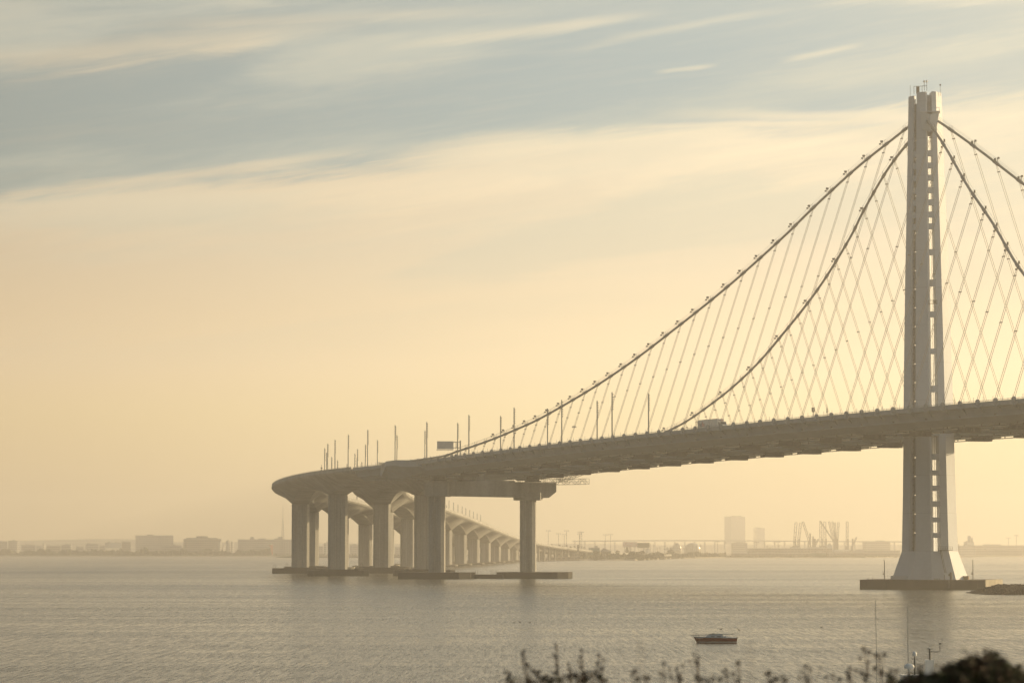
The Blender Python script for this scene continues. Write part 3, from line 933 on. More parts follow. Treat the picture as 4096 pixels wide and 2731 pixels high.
truss('gangway', P(379, 31, 42.6), P(379, 4, 42.8), n=14)
truss('gangway', P(379, -9, 41.6), P(379, -33, 41.8), n=12)
truss('gangway', P(418, 38, 48.2), P(418, 34, 48.0), n=3)
truss('gangway', P(414, 37.5, 47.6), P(380, 29, 42.8), n=14)
truss('gangway', P(425, 36, 41.4), P(400, 14, 41.2), n=16)
truss('gangway', P(379, -33, 41.9), P(350, -33, 45.4), n=9)
truss('gangway', P(379, -30, 40.6), P(362, -38, 40.6), n=6)

# ------------------------------------------------------------------ lamp posts on the decks
def make_lamp(name, label, hgt=17.6, r=.26, heads=7):
    e = empty(name, (0, 0, 0), label, 'lamp post')
    mb = MB(); mb.tube([(0, 0, 0), (0, 0, hgt)], r, 8, r * .82); mb.box((0, 0, .25), (1, 1, .5)); mb.build('pole', M_LAMP, e)
    hb = MB(); hb.box((.32, 0, 0), (.42, .42, .34)); hb.bar((0, 0, -.15), (.4, 0, -.1), .14)
    for k in range(heads):
        o = hb.build('lamp_head', M_STEELD, e)
        o.location = (0, 0, hgt - .9 - k * .95)
    return e


lamp0 = make_lamp('lamp_post', 'x', 21.3, .30)
lampN = 0
nums = ['first', 'second', 'third', 'fourth', 'fifth', 'sixth', 'seventh', 'eighth', 'ninth', 'tenth', 'eleventh', 'twelfth', 'thirteenth', 'fourteenth', 'fifteenth', 'sixteenth', 'seventeenth', 'eighteenth', 'nineteenth', 'twentieth',
        'twenty-first', 'twenty-second', 'twenty-third', 'twenty-fourth', 'twenty-fifth', 'twenty-sixth', 'twenty-seventh', 'twenty-eighth', 'twenty-ninth', 'thirtieth']


def put_lamp(loc, label, group, rz=0.0, scale=1.0):
    global lampN
    o = lamp0 if lampN == 0 else copy_tree(lamp0)
    lampN += 1
    o.location = loc; o.rotation_euler = (0, 0, rz); o.scale = (scale, scale, scale)
    tag(o, label, 'lamp post', group)
    return o


for i, u in enumerate((232, 282, 333, 385, 437)):
    put_lamp(P(u, 8, rail_z(u) - 1.1), 'lamp post on the inner edge of the nearer suspended deck, %s counting leftward' % nums[i], 'lamp posts on the nearer suspended deck', 0.2)
for i, u in enumerate((233, 283, 335, 388, 440)):
    put_lamp(P(u, -8, rail_z(u) - 1.1), 'lamp post on the inner edge of the farther suspended deck, %s counting leftward' % nums[i], 'lamp posts on the farther suspended deck', 0.2)
# along the viaducts every 50 m
frs, iE2, itr, ip = decks[1]
sE = frs[iE2][4]
def at_s(frs, s):
    i = min(range(len(frs)), key=lambda k: abs(frs[k][4] - s)); return frs[i]
for i, s in enumerate([102 + 50 * k for k in range(0, 26)]):
    c, t, nn, z, _ = at_s(frs, sE + s); q = c - nn * 13.4
    put_lamp((q.x, q.y, z - 1.0), 'lamp post on the inner edge of the left viaduct, %s beyond the cable anchorage' % nums[i], 'lamp posts on the left viaduct')
frsE, iE, itE, ipE = decks[-1]
sE = frsE[iE][4]
for i, s in enumerate([104 + 50 * k for k in range(0, 30)]):
    c, t, nn, z, _ = at_s(frsE, sE + s); q = c + nn * 13.4
    put_lamp((q.x, q.y, z - 1.0), 'slim lamp post on the inner edge of the right viaduct, %s beyond the suspended deck' % nums[i], 'lamp posts on the right viaduct', 0, .9)

# small light masts on the tower pile cap
for px_, lb in ((3537, 'slim light mast on the dark pile cap left of the tower foot'), (3891, 'slim light mast on the dark pile cap right of the tower foot')):
    Yc = 985 if px_ < 3700 else 990
    x = wx(px_, Yc); e = empty('light_mast', (x, Yc, 3.0), lb, 'light mast', 'light masts on the tower pile cap')
    MB().tube([(x, Yc, 3), (x, Yc, 8.2), (x, Yc, 9.0), (x - .25, Yc, 9.3)], .13, 8, .09).build('pole', M_STEELD, e)
    MB().box((x - .35, Yc, 4.9), (.5, .5, .35)).bar((x, Yc, 4.7), (x - .35, Yc, 4.8), .1).box((x - .3, Yc, 5.5), (.4, .3, .15)).build('lamp', M_STEELD, e)

# ------------------------------------------------------------------ signs
u = 352.0
zb = rail_z(u) - 1.1
c0 = pt(1748, 1796, 1317); c1 = pt(1814, 1764, 1317)
e = empty('highway_sign', (pt(1841, 1810, 1317).x, 1317, zb), 'large grey highway sign seen from behind, cantilevered from a post by two arms', 'sign')
MB().box(((c0.x + c1.x) / 2, 1317, (c0.z + c1.z) / 2), (c1.x - c0.x, .25, c1.z - c0.z), .15).build('sign_panel', mat('sign_back', (.5, .5, .48), .6), e)
xp = pt(1841, 1761, 1317).x
MB().box((xp, 1318.5, (zb + pt(0, 1761, 1317).z) / 2), (.55, .55, pt(0, 1761, 1317).z - zb)).build('post', M_LAMP, e)
mb = MB()
for y in (1767, 1790):
    z = pt(0, y, 1317).z
    mb.bar((c1.x - 3, 1317.6, z), (xp, 1318.4, z), .28)
for f in (.35, .5): mb.bar((c1.x + (xp - c1.x) * f, 1317.8, pt(0, 1767, 1317).z), (c1.x + (xp - c1.x) * f, 1317.8, pt(0, 1790, 1317).z), .2)
z = pt(0, 1798, 1317).z
mb.bar((c0.x - .2, 1316, z - .2), (c1.x, 1316, z - .2), .22)
for k in range(5): mb.bar((c0.x + k * 1.6, 1316, z - .2), (c0.x + k * 1.6, 1317, z + .4), .12)
mb.build('sign_arms', M_LAMP, e)

Ym = 1004.0
x = pt(3253, 1640, Ym).x
e = empty('signal_box', (x, Ym, 54.0), 'small dark box sign on a short post above the near railing', 'sign')
za = pt(0, 1629, Ym).z; zb_ = pt(0, 1647, Ym).z
mb = MB(); mb.box((x - .3, Ym, (za + zb_) / 2), (.42, .4, za - zb_)).box((x + .25, Ym, (za + zb_) / 2), (.42, .4, za - zb_)); mb.build('sign_panel', M_STEELD, e)
MB().bar((x, Ym + .3, 54), (x, Ym + .3, zb_ + .3), .25).build('post', M_STEELD, e)
x = pt(3308, 1640, 1000).x
mb = MB(); mb.bar((x, 1000, 54.3), (x, 1000, pt(0, 1619, 1000).z), .14).box((x, 1000, pt(0, 1640, 1000).z), (.35, .3, .9)).box((x, 1000, pt(0, 1648, 1000).z), (.5, .3, .3))
tag(recenter(mb.build('camera_mast', M_STEELD)), 'thin camera mast above the near railing just left of the tower', 'mast')
for px_, py_, yb in ((1286, 1861, 1884),):
    x = pt(px_, py_, 1500).x; mb = MB(); mb.bar((x, 1500, 47.5), (x, 1500, pt(0, 1858, 1500).z), .15); mb.box((x, 1500, pt(0, 1871, 1500).z), (.8, .6, .7)); mb.box((x, 1500, pt(0, 1880, 1500).z), (.7, .6, .6))
    tag(recenter(mb.build('camera_mast', M_STEELD)), 'short camera mast with two boxes, leftmost thing standing on the viaduct deck', 'mast')

# ------------------------------------------------------------------ lorry
tu = 112.5; tv = 27.0
tz = rail_z(105) - 1.02
org = P(tu, tv, tz)
tr = empty('delivery_truck', org, 'white delivery lorry with a long box trailer driving right behind the near railing', 'truck')
fx = Vector((-D.x, -D.y, 0)); fy = Vector((N.x, N.y, 0))     # fx forwards, fy towards the camera
def L(a, b2, z): return org + fx * a + fy * b2 + Vector((0, 0, z))
rt = math.atan2(fx.y, fx.x)
mb = MB(); mb.box(L(7.8, 0, 2.55), (15.6, 2.6, 2.85), rt)
for k in range(16): mb.box(L(.4 + k * .98, 1.31, 2.55), (.06, .04, 2.6), rt)
for k in range(16): mb.box(L(.4 + k * .98, -1.31, 2.55), (.06, .04, 2.6), rt)
mb.box(L(7.8, 1.32, 3.97), (15.6, .08, .1), rt)
trl = mb.build('trailer', M_WHITE, tr)
mb = MB()
for a in (1.2, 2.5, 13.4, 14.7, 18.0):
    for sg in (1, -1): 
        c = L(a, 1.05 * sg, .5); mb.tube([c - fy * .15, c + fy * .15], .5, 14)
mb.build('wheel', M_STEELD, tr)
mb = MB()
prof = [(16.0, .6), (18.9, .6), (18.9, 1.5), (18.0, 2.0), (17.6, 2.9), (16.0, 3.0)]
mb.loft([[L(a, s_, z) for a, z in prof] for s_ in (-1.2, 1.2)])
cb = mb.build('cab', M_WHITE, tr)
mb = MB()
mb.hexa([L(17.97, -1.05, 2.05), L(18.04, -1.05, 2.02), L(18.04, 1.05, 2.02), L(17.97, 1.05, 2.05), L(17.6, -1.05, 2.85), L(17.66, -1.05, 2.85), L(17.66, 1.05, 2.85), L(17.6, 1.05, 2.85)])
mb.box(L(16.9, 1.21, 2.35), (.8, .04, .7), rt)
mb.build('window', M_GLASS, cb)
mp_ = mat('logo_purple', (.06, .03, .16), .5); mr_ = mat('logo_red', (.55, .06, .03), .5)
# lettering on the side (reads left to right as seen from the camera) and on the trailer nose
def lettering(parts, origin, xdir, zsize, nrm):
    off = 0
    for body, mt in parts:
        me = text_mesh(body, zsize)
        wv = max(v.co.x for v in me.vertices) + .04 * zsize
        M = Matrix((xdir, Vector((0, 0, 1)), nrm)).transposed().to_4x4()
        M.translation = (origin + xdir * off + nrm * .01) - ROOTLOC[trl.name]
        me.transform(M)
        me.materials.clear(); me.materials.append(mt)
        for p in me.polygons: p.material_index = 0
        o = bpy.data.objects.new('lettering', me); COL.objects.link(o); o.parent = trl
        off += wv
lettering([('Fed', mp_), ('Ex', mr_)], L(.6, 1.345, 1.75), fx, 2.1, fy)
nose = -fy
lettering([('Fed', mp_), ('Ex', mr_)], L(15.62, 1.15, 3.2), nose, .95, fx)

# a car behind the railing further along
o0 = P(217, 30.5, rail_z(217) - 1.02); lf = lambda a, b2, z: o0 + fx * a + fy * b2 + Vector((0, 0, z))
car = empty('parked_car', o0, 'dark car whose roof just shows above the near railing, left of the lorry', 'car'); car.name = 'car'
mb = MB(); mb.loft([[lf(a, s_ * w_, z) for a, z, w_ in ((-2.3, .4, .9), (2.3, .4, .9), (2.35, .8, .9), (1.3, 1.0, .88), (.7, 1.5, .7), (-1.2, 1.55, .7), (-2.2, 1.05, .88))] for s_ in (-1, 1)])
mb.build('body', mat('car_paint', (.07, .075, .08), .3, spec=.6), car)
mb = MB()
for a in (-1.45, 1.45):
    for sg in (-1, 1): mb.tube([lf(a, sg * .75, .33), lf(a, sg * .95, .33)], .33, 12)
mb.build('wheel', M_STEELD, car)

# ------------------------------------------------------------------ far shore
M_LAND = mat('shore_earth', (.30, .27, .21), .95, var=.3, scale=.02)
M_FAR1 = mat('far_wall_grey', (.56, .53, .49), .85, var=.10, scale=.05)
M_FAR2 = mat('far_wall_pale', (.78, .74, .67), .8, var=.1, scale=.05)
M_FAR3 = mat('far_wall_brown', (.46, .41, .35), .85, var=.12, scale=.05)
for _m in (M_FAR1, M_FAR2, M_FAR3):
    _nt = _m.node_tree; _g = NT(_nt); _b = _nt.nodes['Principled BSDF']
    _t = _g.n('ShaderNodeTexCoord'); _s = _g.n('ShaderNodeSeparateXYZ'); _nt.links.new(_t.outputs['Object'], _s.inputs[0])
    _f = _g.m('MULTIPLY', _g.m('GREATER_THAN', _g.m('FRACT', _g.m('DIVIDE', _s.outputs[2], 3.9)), .55), _g.m('GREATER_THAN', _g.m('FRACT', _g.m('DIVIDE', _g.m('ADD', _s.outputs[0], _s.outputs[1]), 5.2)), .35))
    _src = _b.inputs['Base Color'].links[0].from_socket
    _nt.links.new(_g.mix(_g.m('MULTIPLY', _f, .5), _src, (.05, .05, .055)), _b.inputs['Base Color'])
M_FARP = mat('far_plain', (.62, .59, .54), .85, var=.12, scale=.05)
M_FARW = mat('far_window', (.06, .06, .07), .3, var=.1, scale=.2)
M_LEAF = mat('plant_matter', (.11, .11, .07), .9, var=.4, scale=.3)
M_BARK = mat('bark', (.10, .07, .05), .95, var=.2, scale=.5)


def shoreY(px):
    tb = [(-4000, 5700), (1100, 5650), (1900, 5300), (2120, 4200), (2180, 3700), (2300, 3560), (2560, 3560), (2700, 4250), (2900, 4600), (3500, 4640), (3800, 5100), (4096, 5200), (8000, 5300)]
    for (a, ya), (b_, yb) in zip(tb[:-1], tb[1:]):
        if px <= b_: return ya + (yb - ya) * (px - a) / (b_ - a)
    return 5300


pxs = list(range(-4000, 1100, 300)) + list(range(1100, 4200, 40)) + list(range(4200, 8000, 300))
front = []; back = []
vs = []; fs = []
for i, p in enumerate(pxs):
    Y = shoreY(p) + rnd.uniform(-12, 12)
    x = wx(p, Y)
    rows = [(0, -.6), (8, 1.1 + rnd.uniform(0, .8)), (120, 2.2), (900, 3.0)]
    for dy_, z in rows: vs.append((x * (Y + dy_) / Y, Y + dy_, z))
    vs.append((x * 1.0 / Y * 9300, 9300, 4.0))
for i in range(len(pxs) - 1):
    for k in range(4):
        a = i * 5 + k; fs.append((a, a + 5, a + 6, a + 1))
vs = [(max(-4900, min(4900, v[0])), v[1], v[2]) for v in vs]
o = MB().add(vs, fs).build('far_shore', M_LAND); tag(o, kind='structure')

# low hills behind the far shore
vs = []; fs = []
nx, ny = 90, 8
for j in range(ny):
    for i in range(nx):
        x = -4300 + 8600 * i / (nx - 1); Y = 7600 + 1600 * j / (ny - 1)
        prof = math.sin(math.pi * j / (ny - 1)) ** .7
        h = 34 + 24 * mnoise.noise(Vector((x * .0007, 3.1, 0))) + 12 * mnoise.noise(Vector((x * .004, Y * .002, 5)))
        h *= .55 + .45 * min(1, max(0, (900 - x) / 1800))
        vs.append((x, Y, 3 + max(0, h * prof)))
for j in range(ny - 1):
    for i in range(nx - 1):
        a = j * nx + i; fs.append((a, a + 1, a + nx + 1, a + nx))
o = MB().add(vs, fs).build('hills', mat('hill_scrub', (.42, .38, .30), .95, var=.3, scale=.01), smooth=True); tag(o, kind='structure')

# low rock spit with the radio mast
M_ROCK = mat('rock', (.016, .014, .011), .95, var=.45, scale=.6, bump=.5)


def rocks(name, x0, x1, y0, y1, h, label, n=60, ny=9, rough=.5, seed=1, taper=.3, kind=None):
    vs = []; fs = []
    for j in range(ny):
        for i in range(n):
            fx_ = i / (n - 1); fy_ = j / (ny - 1)
            e_ = min(1, fx_ / taper) ** .8
            hh = h * e_ * math.sin(math.pi * fy_) ** .55
            q = Vector((i * .9 + seed * 13, j * .9, seed))
            hh += rough * h * e_ * (mnoise.noise(q * .7) * .5 + mnoise.noise(q * 1.9) * .35)
            if fy_ in (0, 1) or i == 0: hh = -.6
            vs.append((x0 + (x1 - x0) * fx_ + mnoise.noise(q) * .6, y0 + (y1 - y0) * fy_ + mnoise.noise(q * 1.3) * .6, max(-.6, hh)))
    for j in range(ny - 1):
        for i in range(n - 1):
            a = j * n + i; fs.append((a, a + 1, a + n + 1, a + n))
    o = MB().add(vs, fs).build(name, M_ROCK)
    tag(o, label, None, None, kind)
    return o


rocks('rock_spit', wx(1090, 4700), wx(1720, 4700), 4680, 4760, 2.0, None, n=120, seed=3, taper=.05, kind='structure')
r_ = rocks('rocky_point', wx(3905, 885), wx(3905, 885) + 90, 872, 912, 2.4, None, n=190, ny=30, rough=.6, seed=5, taper=.09, kind='structure')
# loose boulders on the near point
mb = MB()
for k in range(260):
    x = rnd.uniform(wx(3935, 885), wx(4180, 885)); y = rnd.uniform(873, 905)
    s_ = rnd.uniform(.25, .75); zz_ = 2.3 * math.sin(math.pi * min(.98, max(.02, (y - 872) / 40))) ** .55 * min(1, (x - wx(3905, 885)) / 8)
    q = Matrix.Rotation(rnd.uniform(0, 6), 3, 'Z') @ Matrix.Rotation(rnd.uniform(0, 6), 3, 'X')
    mb.box((x, y, zz_ + .1), (s_ * 1.3, s_, s_ * .9), M=q)
tag(mb.build('boulders', M_ROCK), kind='stuff', label='dark loose boulders covering the rocky point at the right edge')

# radio mast
M_CR0 = mat('galvanised_steel', (.42, .41, .39), .6)
Y = 4720; x = wx(1131, Y); zt = pt(1131, 2075, Y).z; zt2 = pt(1131, 2018, Y).z
e = empty('radio_mast', (x, Y, 1.5), 'tall lattice radio mast on the low spit left of the viaduct piers', 'mast')
mb = MB(); n = 14
for i in range(n):
    z0 = 1.5 + (zt - 1.5) * i / n; z1 = 1.5 + (zt - 1.5) * (i + 1) / n
    w0 = 2.4 * (1 - i / n) + .6; w1 = 2.4 * (1 - (i + 1) / n) + .6
    for sx, sy in ((-1, -1), (1, -1), (1, 1), (-1, 1)):
        mb.bar((x + sx * w0, Y + sy * w0, z0), (x + sx * w1, Y + sy * w1, z1), .26)
    mb.bar((x - w0, Y - w0, z0), (x + w1, Y - w1, z1), .18); mb.bar((x + w0, Y - w0, z0), (x - w1, Y - w1, z1), .18)
    mb.bar((x - w0, Y - w0, z0), (x + w0, Y - w0, z0), .18)
mb.build('lattice_tower', M_CR0, e)
MB().tube([(x, Y, zt), (x, Y, zt2)], .3, 6, .2).build('antenna', M_CR0, e)

bcount = 0


def building(px0, px1, ytop, Y, wall, label, depth=None, floors=0, rot_=0.35, extras=(), name='building', cat='building', group=None, ybot=None):
    """block on the far shore with window bands and roof plant"""
    global bcount
    a = pt(px0, ytop, Y); c = pt(px1, ytop, Y)
    h = a.z; w_ = c.x - a.x
    depth = depth or max(10, w_ * .5)
    cx = (a.x + c.x) / 2; cy = Y + depth / 2
    e = empty(name, (cx, cy, 2.0), label, cat, group)
    # keep the projected width while turning the block to show a sunlit end
    ww = w_ / (math.cos(rot_) + math.sin(abs(rot_)) * .45)
    dd = ww * .45 if depth is None else min(depth, ww * .8)
    z0 = 1.2 if ybot is None else pt(px0, ybot, Y).z
    MB().box((cx, cy, (h + z0) / 2), (ww, dd, h - z0), rot_).build('wall', wall, e)
    c_, s_ = math.cos(rot_), math.sin(rot_)
    rf = MB().box((cx, cy, h + .5), (ww * 1.01, dd * 1.01, 1.0), rot_).build('roof', M_FARP, e)
    for k in range(2):
        lx = rnd.uniform(-.35, .35) * ww
        MB().box((cx + lx * c_, cy + lx * s_, h + 1.9), (ww * rnd.uniform(.08, .2), dd * .4, 1.9), rot_).build('roof_vent', M_FARP, rf)
    for p0, p1, yt in extras:
        a2 = pt(p0, yt, Y); c2 = pt(p1, yt, Y)
        MB().box(((a2.x + c2.x) / 2, cy, (a2.z + h) / 2), (c2.x - a2.x, dd * .6, a2.z - h + .02), rot_).build('upper_storey', wall, e)
    bcount += 1
    return e


building(532, 689, 2142, 6300, M_FAR1, 'long flat-roofed slab building, tallest block on the left shore', 60, 9, .12)
building(728, 878, 2156, 5950, M_FAR3, 'broad stepped block with a raised middle, just right of the long slab', 60, 8, .2, extras=((740, 860, 2150), (782, 822, 2143)))
building(944, 1168, 2158, 6100, M_FAR1, 'long low block with two small roof towers, beside the radio mast', 50, 6, .1, extras=((997, 1012, 2146), (1108, 1126, 2146)))
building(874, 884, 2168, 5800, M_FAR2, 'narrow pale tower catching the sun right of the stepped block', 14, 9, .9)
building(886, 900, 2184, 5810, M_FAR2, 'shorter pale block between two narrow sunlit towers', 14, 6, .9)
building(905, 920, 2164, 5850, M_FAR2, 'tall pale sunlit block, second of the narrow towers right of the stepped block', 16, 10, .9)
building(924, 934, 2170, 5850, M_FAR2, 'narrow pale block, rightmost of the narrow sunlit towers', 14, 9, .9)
building(420, 478, 2172, 5850, M_WHITE, 'white low house with a bright front left of the long slab', 22, 3, .5, ybot=2190)
building(660, 682, 2203, 5760, M_WHITE, 'small white shed at the waterline under the long slab', 12, 2, .6)
building(1077, 1090, 2178, 5850, mat('far_red', (.5, .16, .1), .8), 'small red and white block left of the radio mast', 12, 4, .7)
building(1296, 1316, 2173, 5850, M_FAR2, 'pale building seen between the second and third viaduct piers', 16, 5, .6)
lefts = [(-30, 22, 2168, .5), (14, 24, 2170, .9), (30, 62, 2163, .3), (60, 74, 2166, .8), (82, 138, 2180, .2), (140, 166, 2186, .2), (168, 178, 2176, .9), (182, 240, 2184, .15),
         (244, 274, 2180, .4), (276, 286, 2179, .9), (300, 330, 2188, .2), (338, 392, 2177, .15), (396, 418, 2184, .3), (484, 520, 2168, .2), (556, 640, 2188, .1), (646, 726, 2182, .1),
         (1016, 1080, 2184, .1), (1180, 1216, 2176, .2), (1236, 1290, 2186, .2), (1322, 1390, 2190, .2), (1400, 1440, 2180, .3), (1580, 1640, 2188, .2)]
kinds = [('grey', M_FAR1), ('pale', M_FAR2), ('brown', M_FAR3)]
for i, (a, c, yt, rr) in enumerate(lefts):
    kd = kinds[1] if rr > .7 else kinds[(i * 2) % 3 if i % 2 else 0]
    near_ = 'left of the long slab' if c < 530 else ('in front of the long slab' if c < 730 else 'behind the viaduct piers')
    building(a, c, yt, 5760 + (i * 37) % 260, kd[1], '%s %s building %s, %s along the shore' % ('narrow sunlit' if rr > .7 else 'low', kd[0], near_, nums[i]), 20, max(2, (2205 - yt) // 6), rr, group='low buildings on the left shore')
# right shore
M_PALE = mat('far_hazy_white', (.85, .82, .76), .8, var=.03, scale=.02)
building(2905, 2977, 2066, 8900, M_PALE, 'very hazy tall office tower standing alone between the viaduct and the cranes', 40, 24, .45)
building(3018, 3058, 2112, 8900, M_PALE, 'hazy mid-height tower right of the tallest tower', 30, 14, .4)
building(2930, 2990, 2172, 6000, M_FAR1, 'low grey port shed under the tall office tower', 40, 2, .1)
building(3000, 3328, 2194, 5000, M_FAR3, 'long dark transit shed in front of the harbour cranes', 60, 2, .0)
building(2930, 3240, 2213, 4760, M_FAR3, 'long low quayside warehouse left of the cranes, nearest the water', 30, 1, .0)
building(3242, 3306, 2211, 4765, mat('far_green', (.16, .24, .18), .8), 'green low container shed on the quay between two warehouses', 30, 1, .0)
building(3310, 3600, 2211, 4770, M_FAR3, 'long low quayside warehouse right of the green shed', 30, 1, .0)
building(3410, 3600, 2203, 5000, M_FAR1, 'flat grey shed right of the harbour cranes behind the quay', 40, 1, .0)
building(3460, 3560, 2166, 6200, M_FAR1, 'faint distant block behind the rightmost crane', 40, 3, .1)
building(2356, 2398, 2192, 3700, mat('far_teal', (.14, .24, .22), .8), 'small teal shed at the landing of the viaduct', 14, 1, .1)
building(2660, 2722, 2195, 4700, M_WHITE, 'white low depot with a bright roof left of the gas domes', 20, 1, .3, ybot=2200)
building(2584, 2600, 2198, 4500, M_WHITE, 'small white house under the billboards', 10, 2, .5)
building(2602, 2614, 2213, 4450, M_WHITE, 'tiny white shed right of the billboards at the shore', 8, 1, .5)
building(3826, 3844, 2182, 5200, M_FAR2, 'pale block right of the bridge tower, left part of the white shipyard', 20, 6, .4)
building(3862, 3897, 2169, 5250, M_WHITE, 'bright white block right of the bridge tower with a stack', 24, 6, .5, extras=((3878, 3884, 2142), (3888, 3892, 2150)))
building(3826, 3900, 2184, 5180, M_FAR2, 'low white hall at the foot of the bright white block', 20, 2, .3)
building(3900, 4130, 2199, 5300, M_FAR1, 'long low grey shed at the right edge beyond the rocky point', 60, 1, .0)
building(3900, 4130, 2182, 5900, M_FAR1, 'faint long block behind the grey shed at the right edge', 60, 1, .0)

# gable house on the viaduct landing
a = pt(2403, 2204, 3650); c = pt(2445, 2204, 3650); rz_ = pt(2420, 2191, 3650).z
e = empty('gable_house', ((a.x + c.x) / 2, 3655, 1.5), 'dark gabled house among trees on the near spit by the billboards', 'house')
MB().box(((a.x + c.x) / 2, 3655, (a.z + 1) / 2), (c.x - a.x, 10, a.z - 1)).build('wall', M_FAR3, e)
mb = MB(); mb.loft([[Vector((a.x - .8, y, a.z)), Vector((c.x + .8, y, a.z)), Vector(((a.x + c.x) / 2 - 2, y, rz_)), Vector(((a.x + c.x) / 2 - 3, y, rz_))] for y in (3649.5, 3660.5)])
mb.build('roof', M_FARP, e)
MB().box((c.x + 4.2, 3655, 4.2), (8, 9, 7)).build('annexe', M_FAR3, e)

# elevated road on the horizon
mb = MB(); Y = 6500
z = pt(0, 2161, Y).z
for k in range(24):
    p0 = 2290 + k * 60; x0 = wx(p0, Y); x1 = wx(p0 + 60, Y); s0 = math.sin(k / 24 * 5) * 1.2; s1 = math.sin((k + 1) / 24 * 5) * 1.2
    mb.hexa([(x0, Y, z + s0 - 2.5), (x1, Y, z + s1 - 2.5), (x1, Y + 16, z + s1 - 2.5), (x0, Y + 16, z + s0 - 2.5), (x0, Y, z + s0), (x1, Y, z + s1), (x1, Y + 16, z + s1), (x0, Y + 16, z + s0)])
o = mb.build('elevated_road', M_PALE)
oe = tag(recenter(o), 'very faint elevated roadway crossing behind the port at the horizon', 'viaduct')
mb = MB()
for k in range(36):
    x0 = wx(2300 + k * 40, Y); mb.box((x0, Y + 8, z / 2 - 1), (2.5, 6, z - 2))
ROOTLOC[oe.name] = Vector(oe.location)
mb.build('pillars', M_PALE, oe)

# gas domes
for i, (p0, p1, yt, lb) in enumerate(((2738, 2803, 2169, 'larger hazy dome, right one of the two, with a glint on its right side'), (2690, 2726, 2170, 'smaller hazy dome left of the larger one'))):
    Y = 5600 + i * 200; x = wx((p0 + p1) / 2, Y); r = (wx(p1, Y) - wx(p0, Y)) / 2; zt = pt(0, yt, Y).z
    hgt = zt - pt(0, 2196, Y).z
    e = empty('storage_dome', (x, Y, 2), lb, 'dome', 'domes on the far shore')
    prof = [(r * math.cos(t_ * math.pi / 16), zt - hgt + hgt * math.sin(t_ * math.pi / 16)) for t_ in range(0, 8)] + [(.05, zt)]
    MB().lathe((x, Y, 0), [(r, 1.5)] + prof, 20).build('shell', mat('dome_metal', (.45, .42, .36), .35, metal=.3, var=.05), e, smooth=True)
    MB().lathe((x, Y, 0), [(r * 1.05, zt - hgt - 1), (r * 1.05, zt - hgt + .5)], 20).build('ring', M_FAR2, e)

# billboards
mbb = bpy.data.materials.new('poster_mottled'); mbb.use_nodes = True
gg = NT(mbb.node_tree); tt = gg.n('ShaderNodeTexCoord')
nz = gg.noise(tt.outputs['Object'], .9, 2, .6); 
cc_ = gg.ramp(nz, [(0.38, (.55, .05, .04)), (.46, (.85, .80, .75)), (.56, (.8, .72, .68)), (.62, (.45, .12, .08)), (.7, (.8, .8, .75))])
mbb.node_tree.links.new(cc_, mbb.node_tree.nodes['Principled BSDF'].inputs['Base Color'])
for (p0, p1, y0, y1, mt, lb, rz_, Y) in ((2491, 2550, 2167, 2185, mbb, 'red and white mottled advertising billboard on the right shore', .35, 4350), (2550, 2598, 2170, 2189, mat('board_green', (.07, .10, .07), .8), 'dark green back of a billboard, right of the red and white one', -.3, 4345)):
    a = pt(p0, y0, Y); c = pt(p1, y1, Y); cx = (a.x + c.x) / 2
    e = empty('billboard', (cx, Y, 2), lb, 'billboard', None)
    MB().box((cx, Y, (a.z + c.z) / 2), ((c.x - a.x) / math.cos(rz_), .8, a.z - c.z), rz_).build('panel', mt, e)
    MB().box((cx, Y + 1.5, c.z / 2), (1.6, 1.2, c.z)).bar((a.x, Y + 1, c.z - .4), (c.x, Y + 1, c.z - .4), .5).build('post', M_FAR1, e)


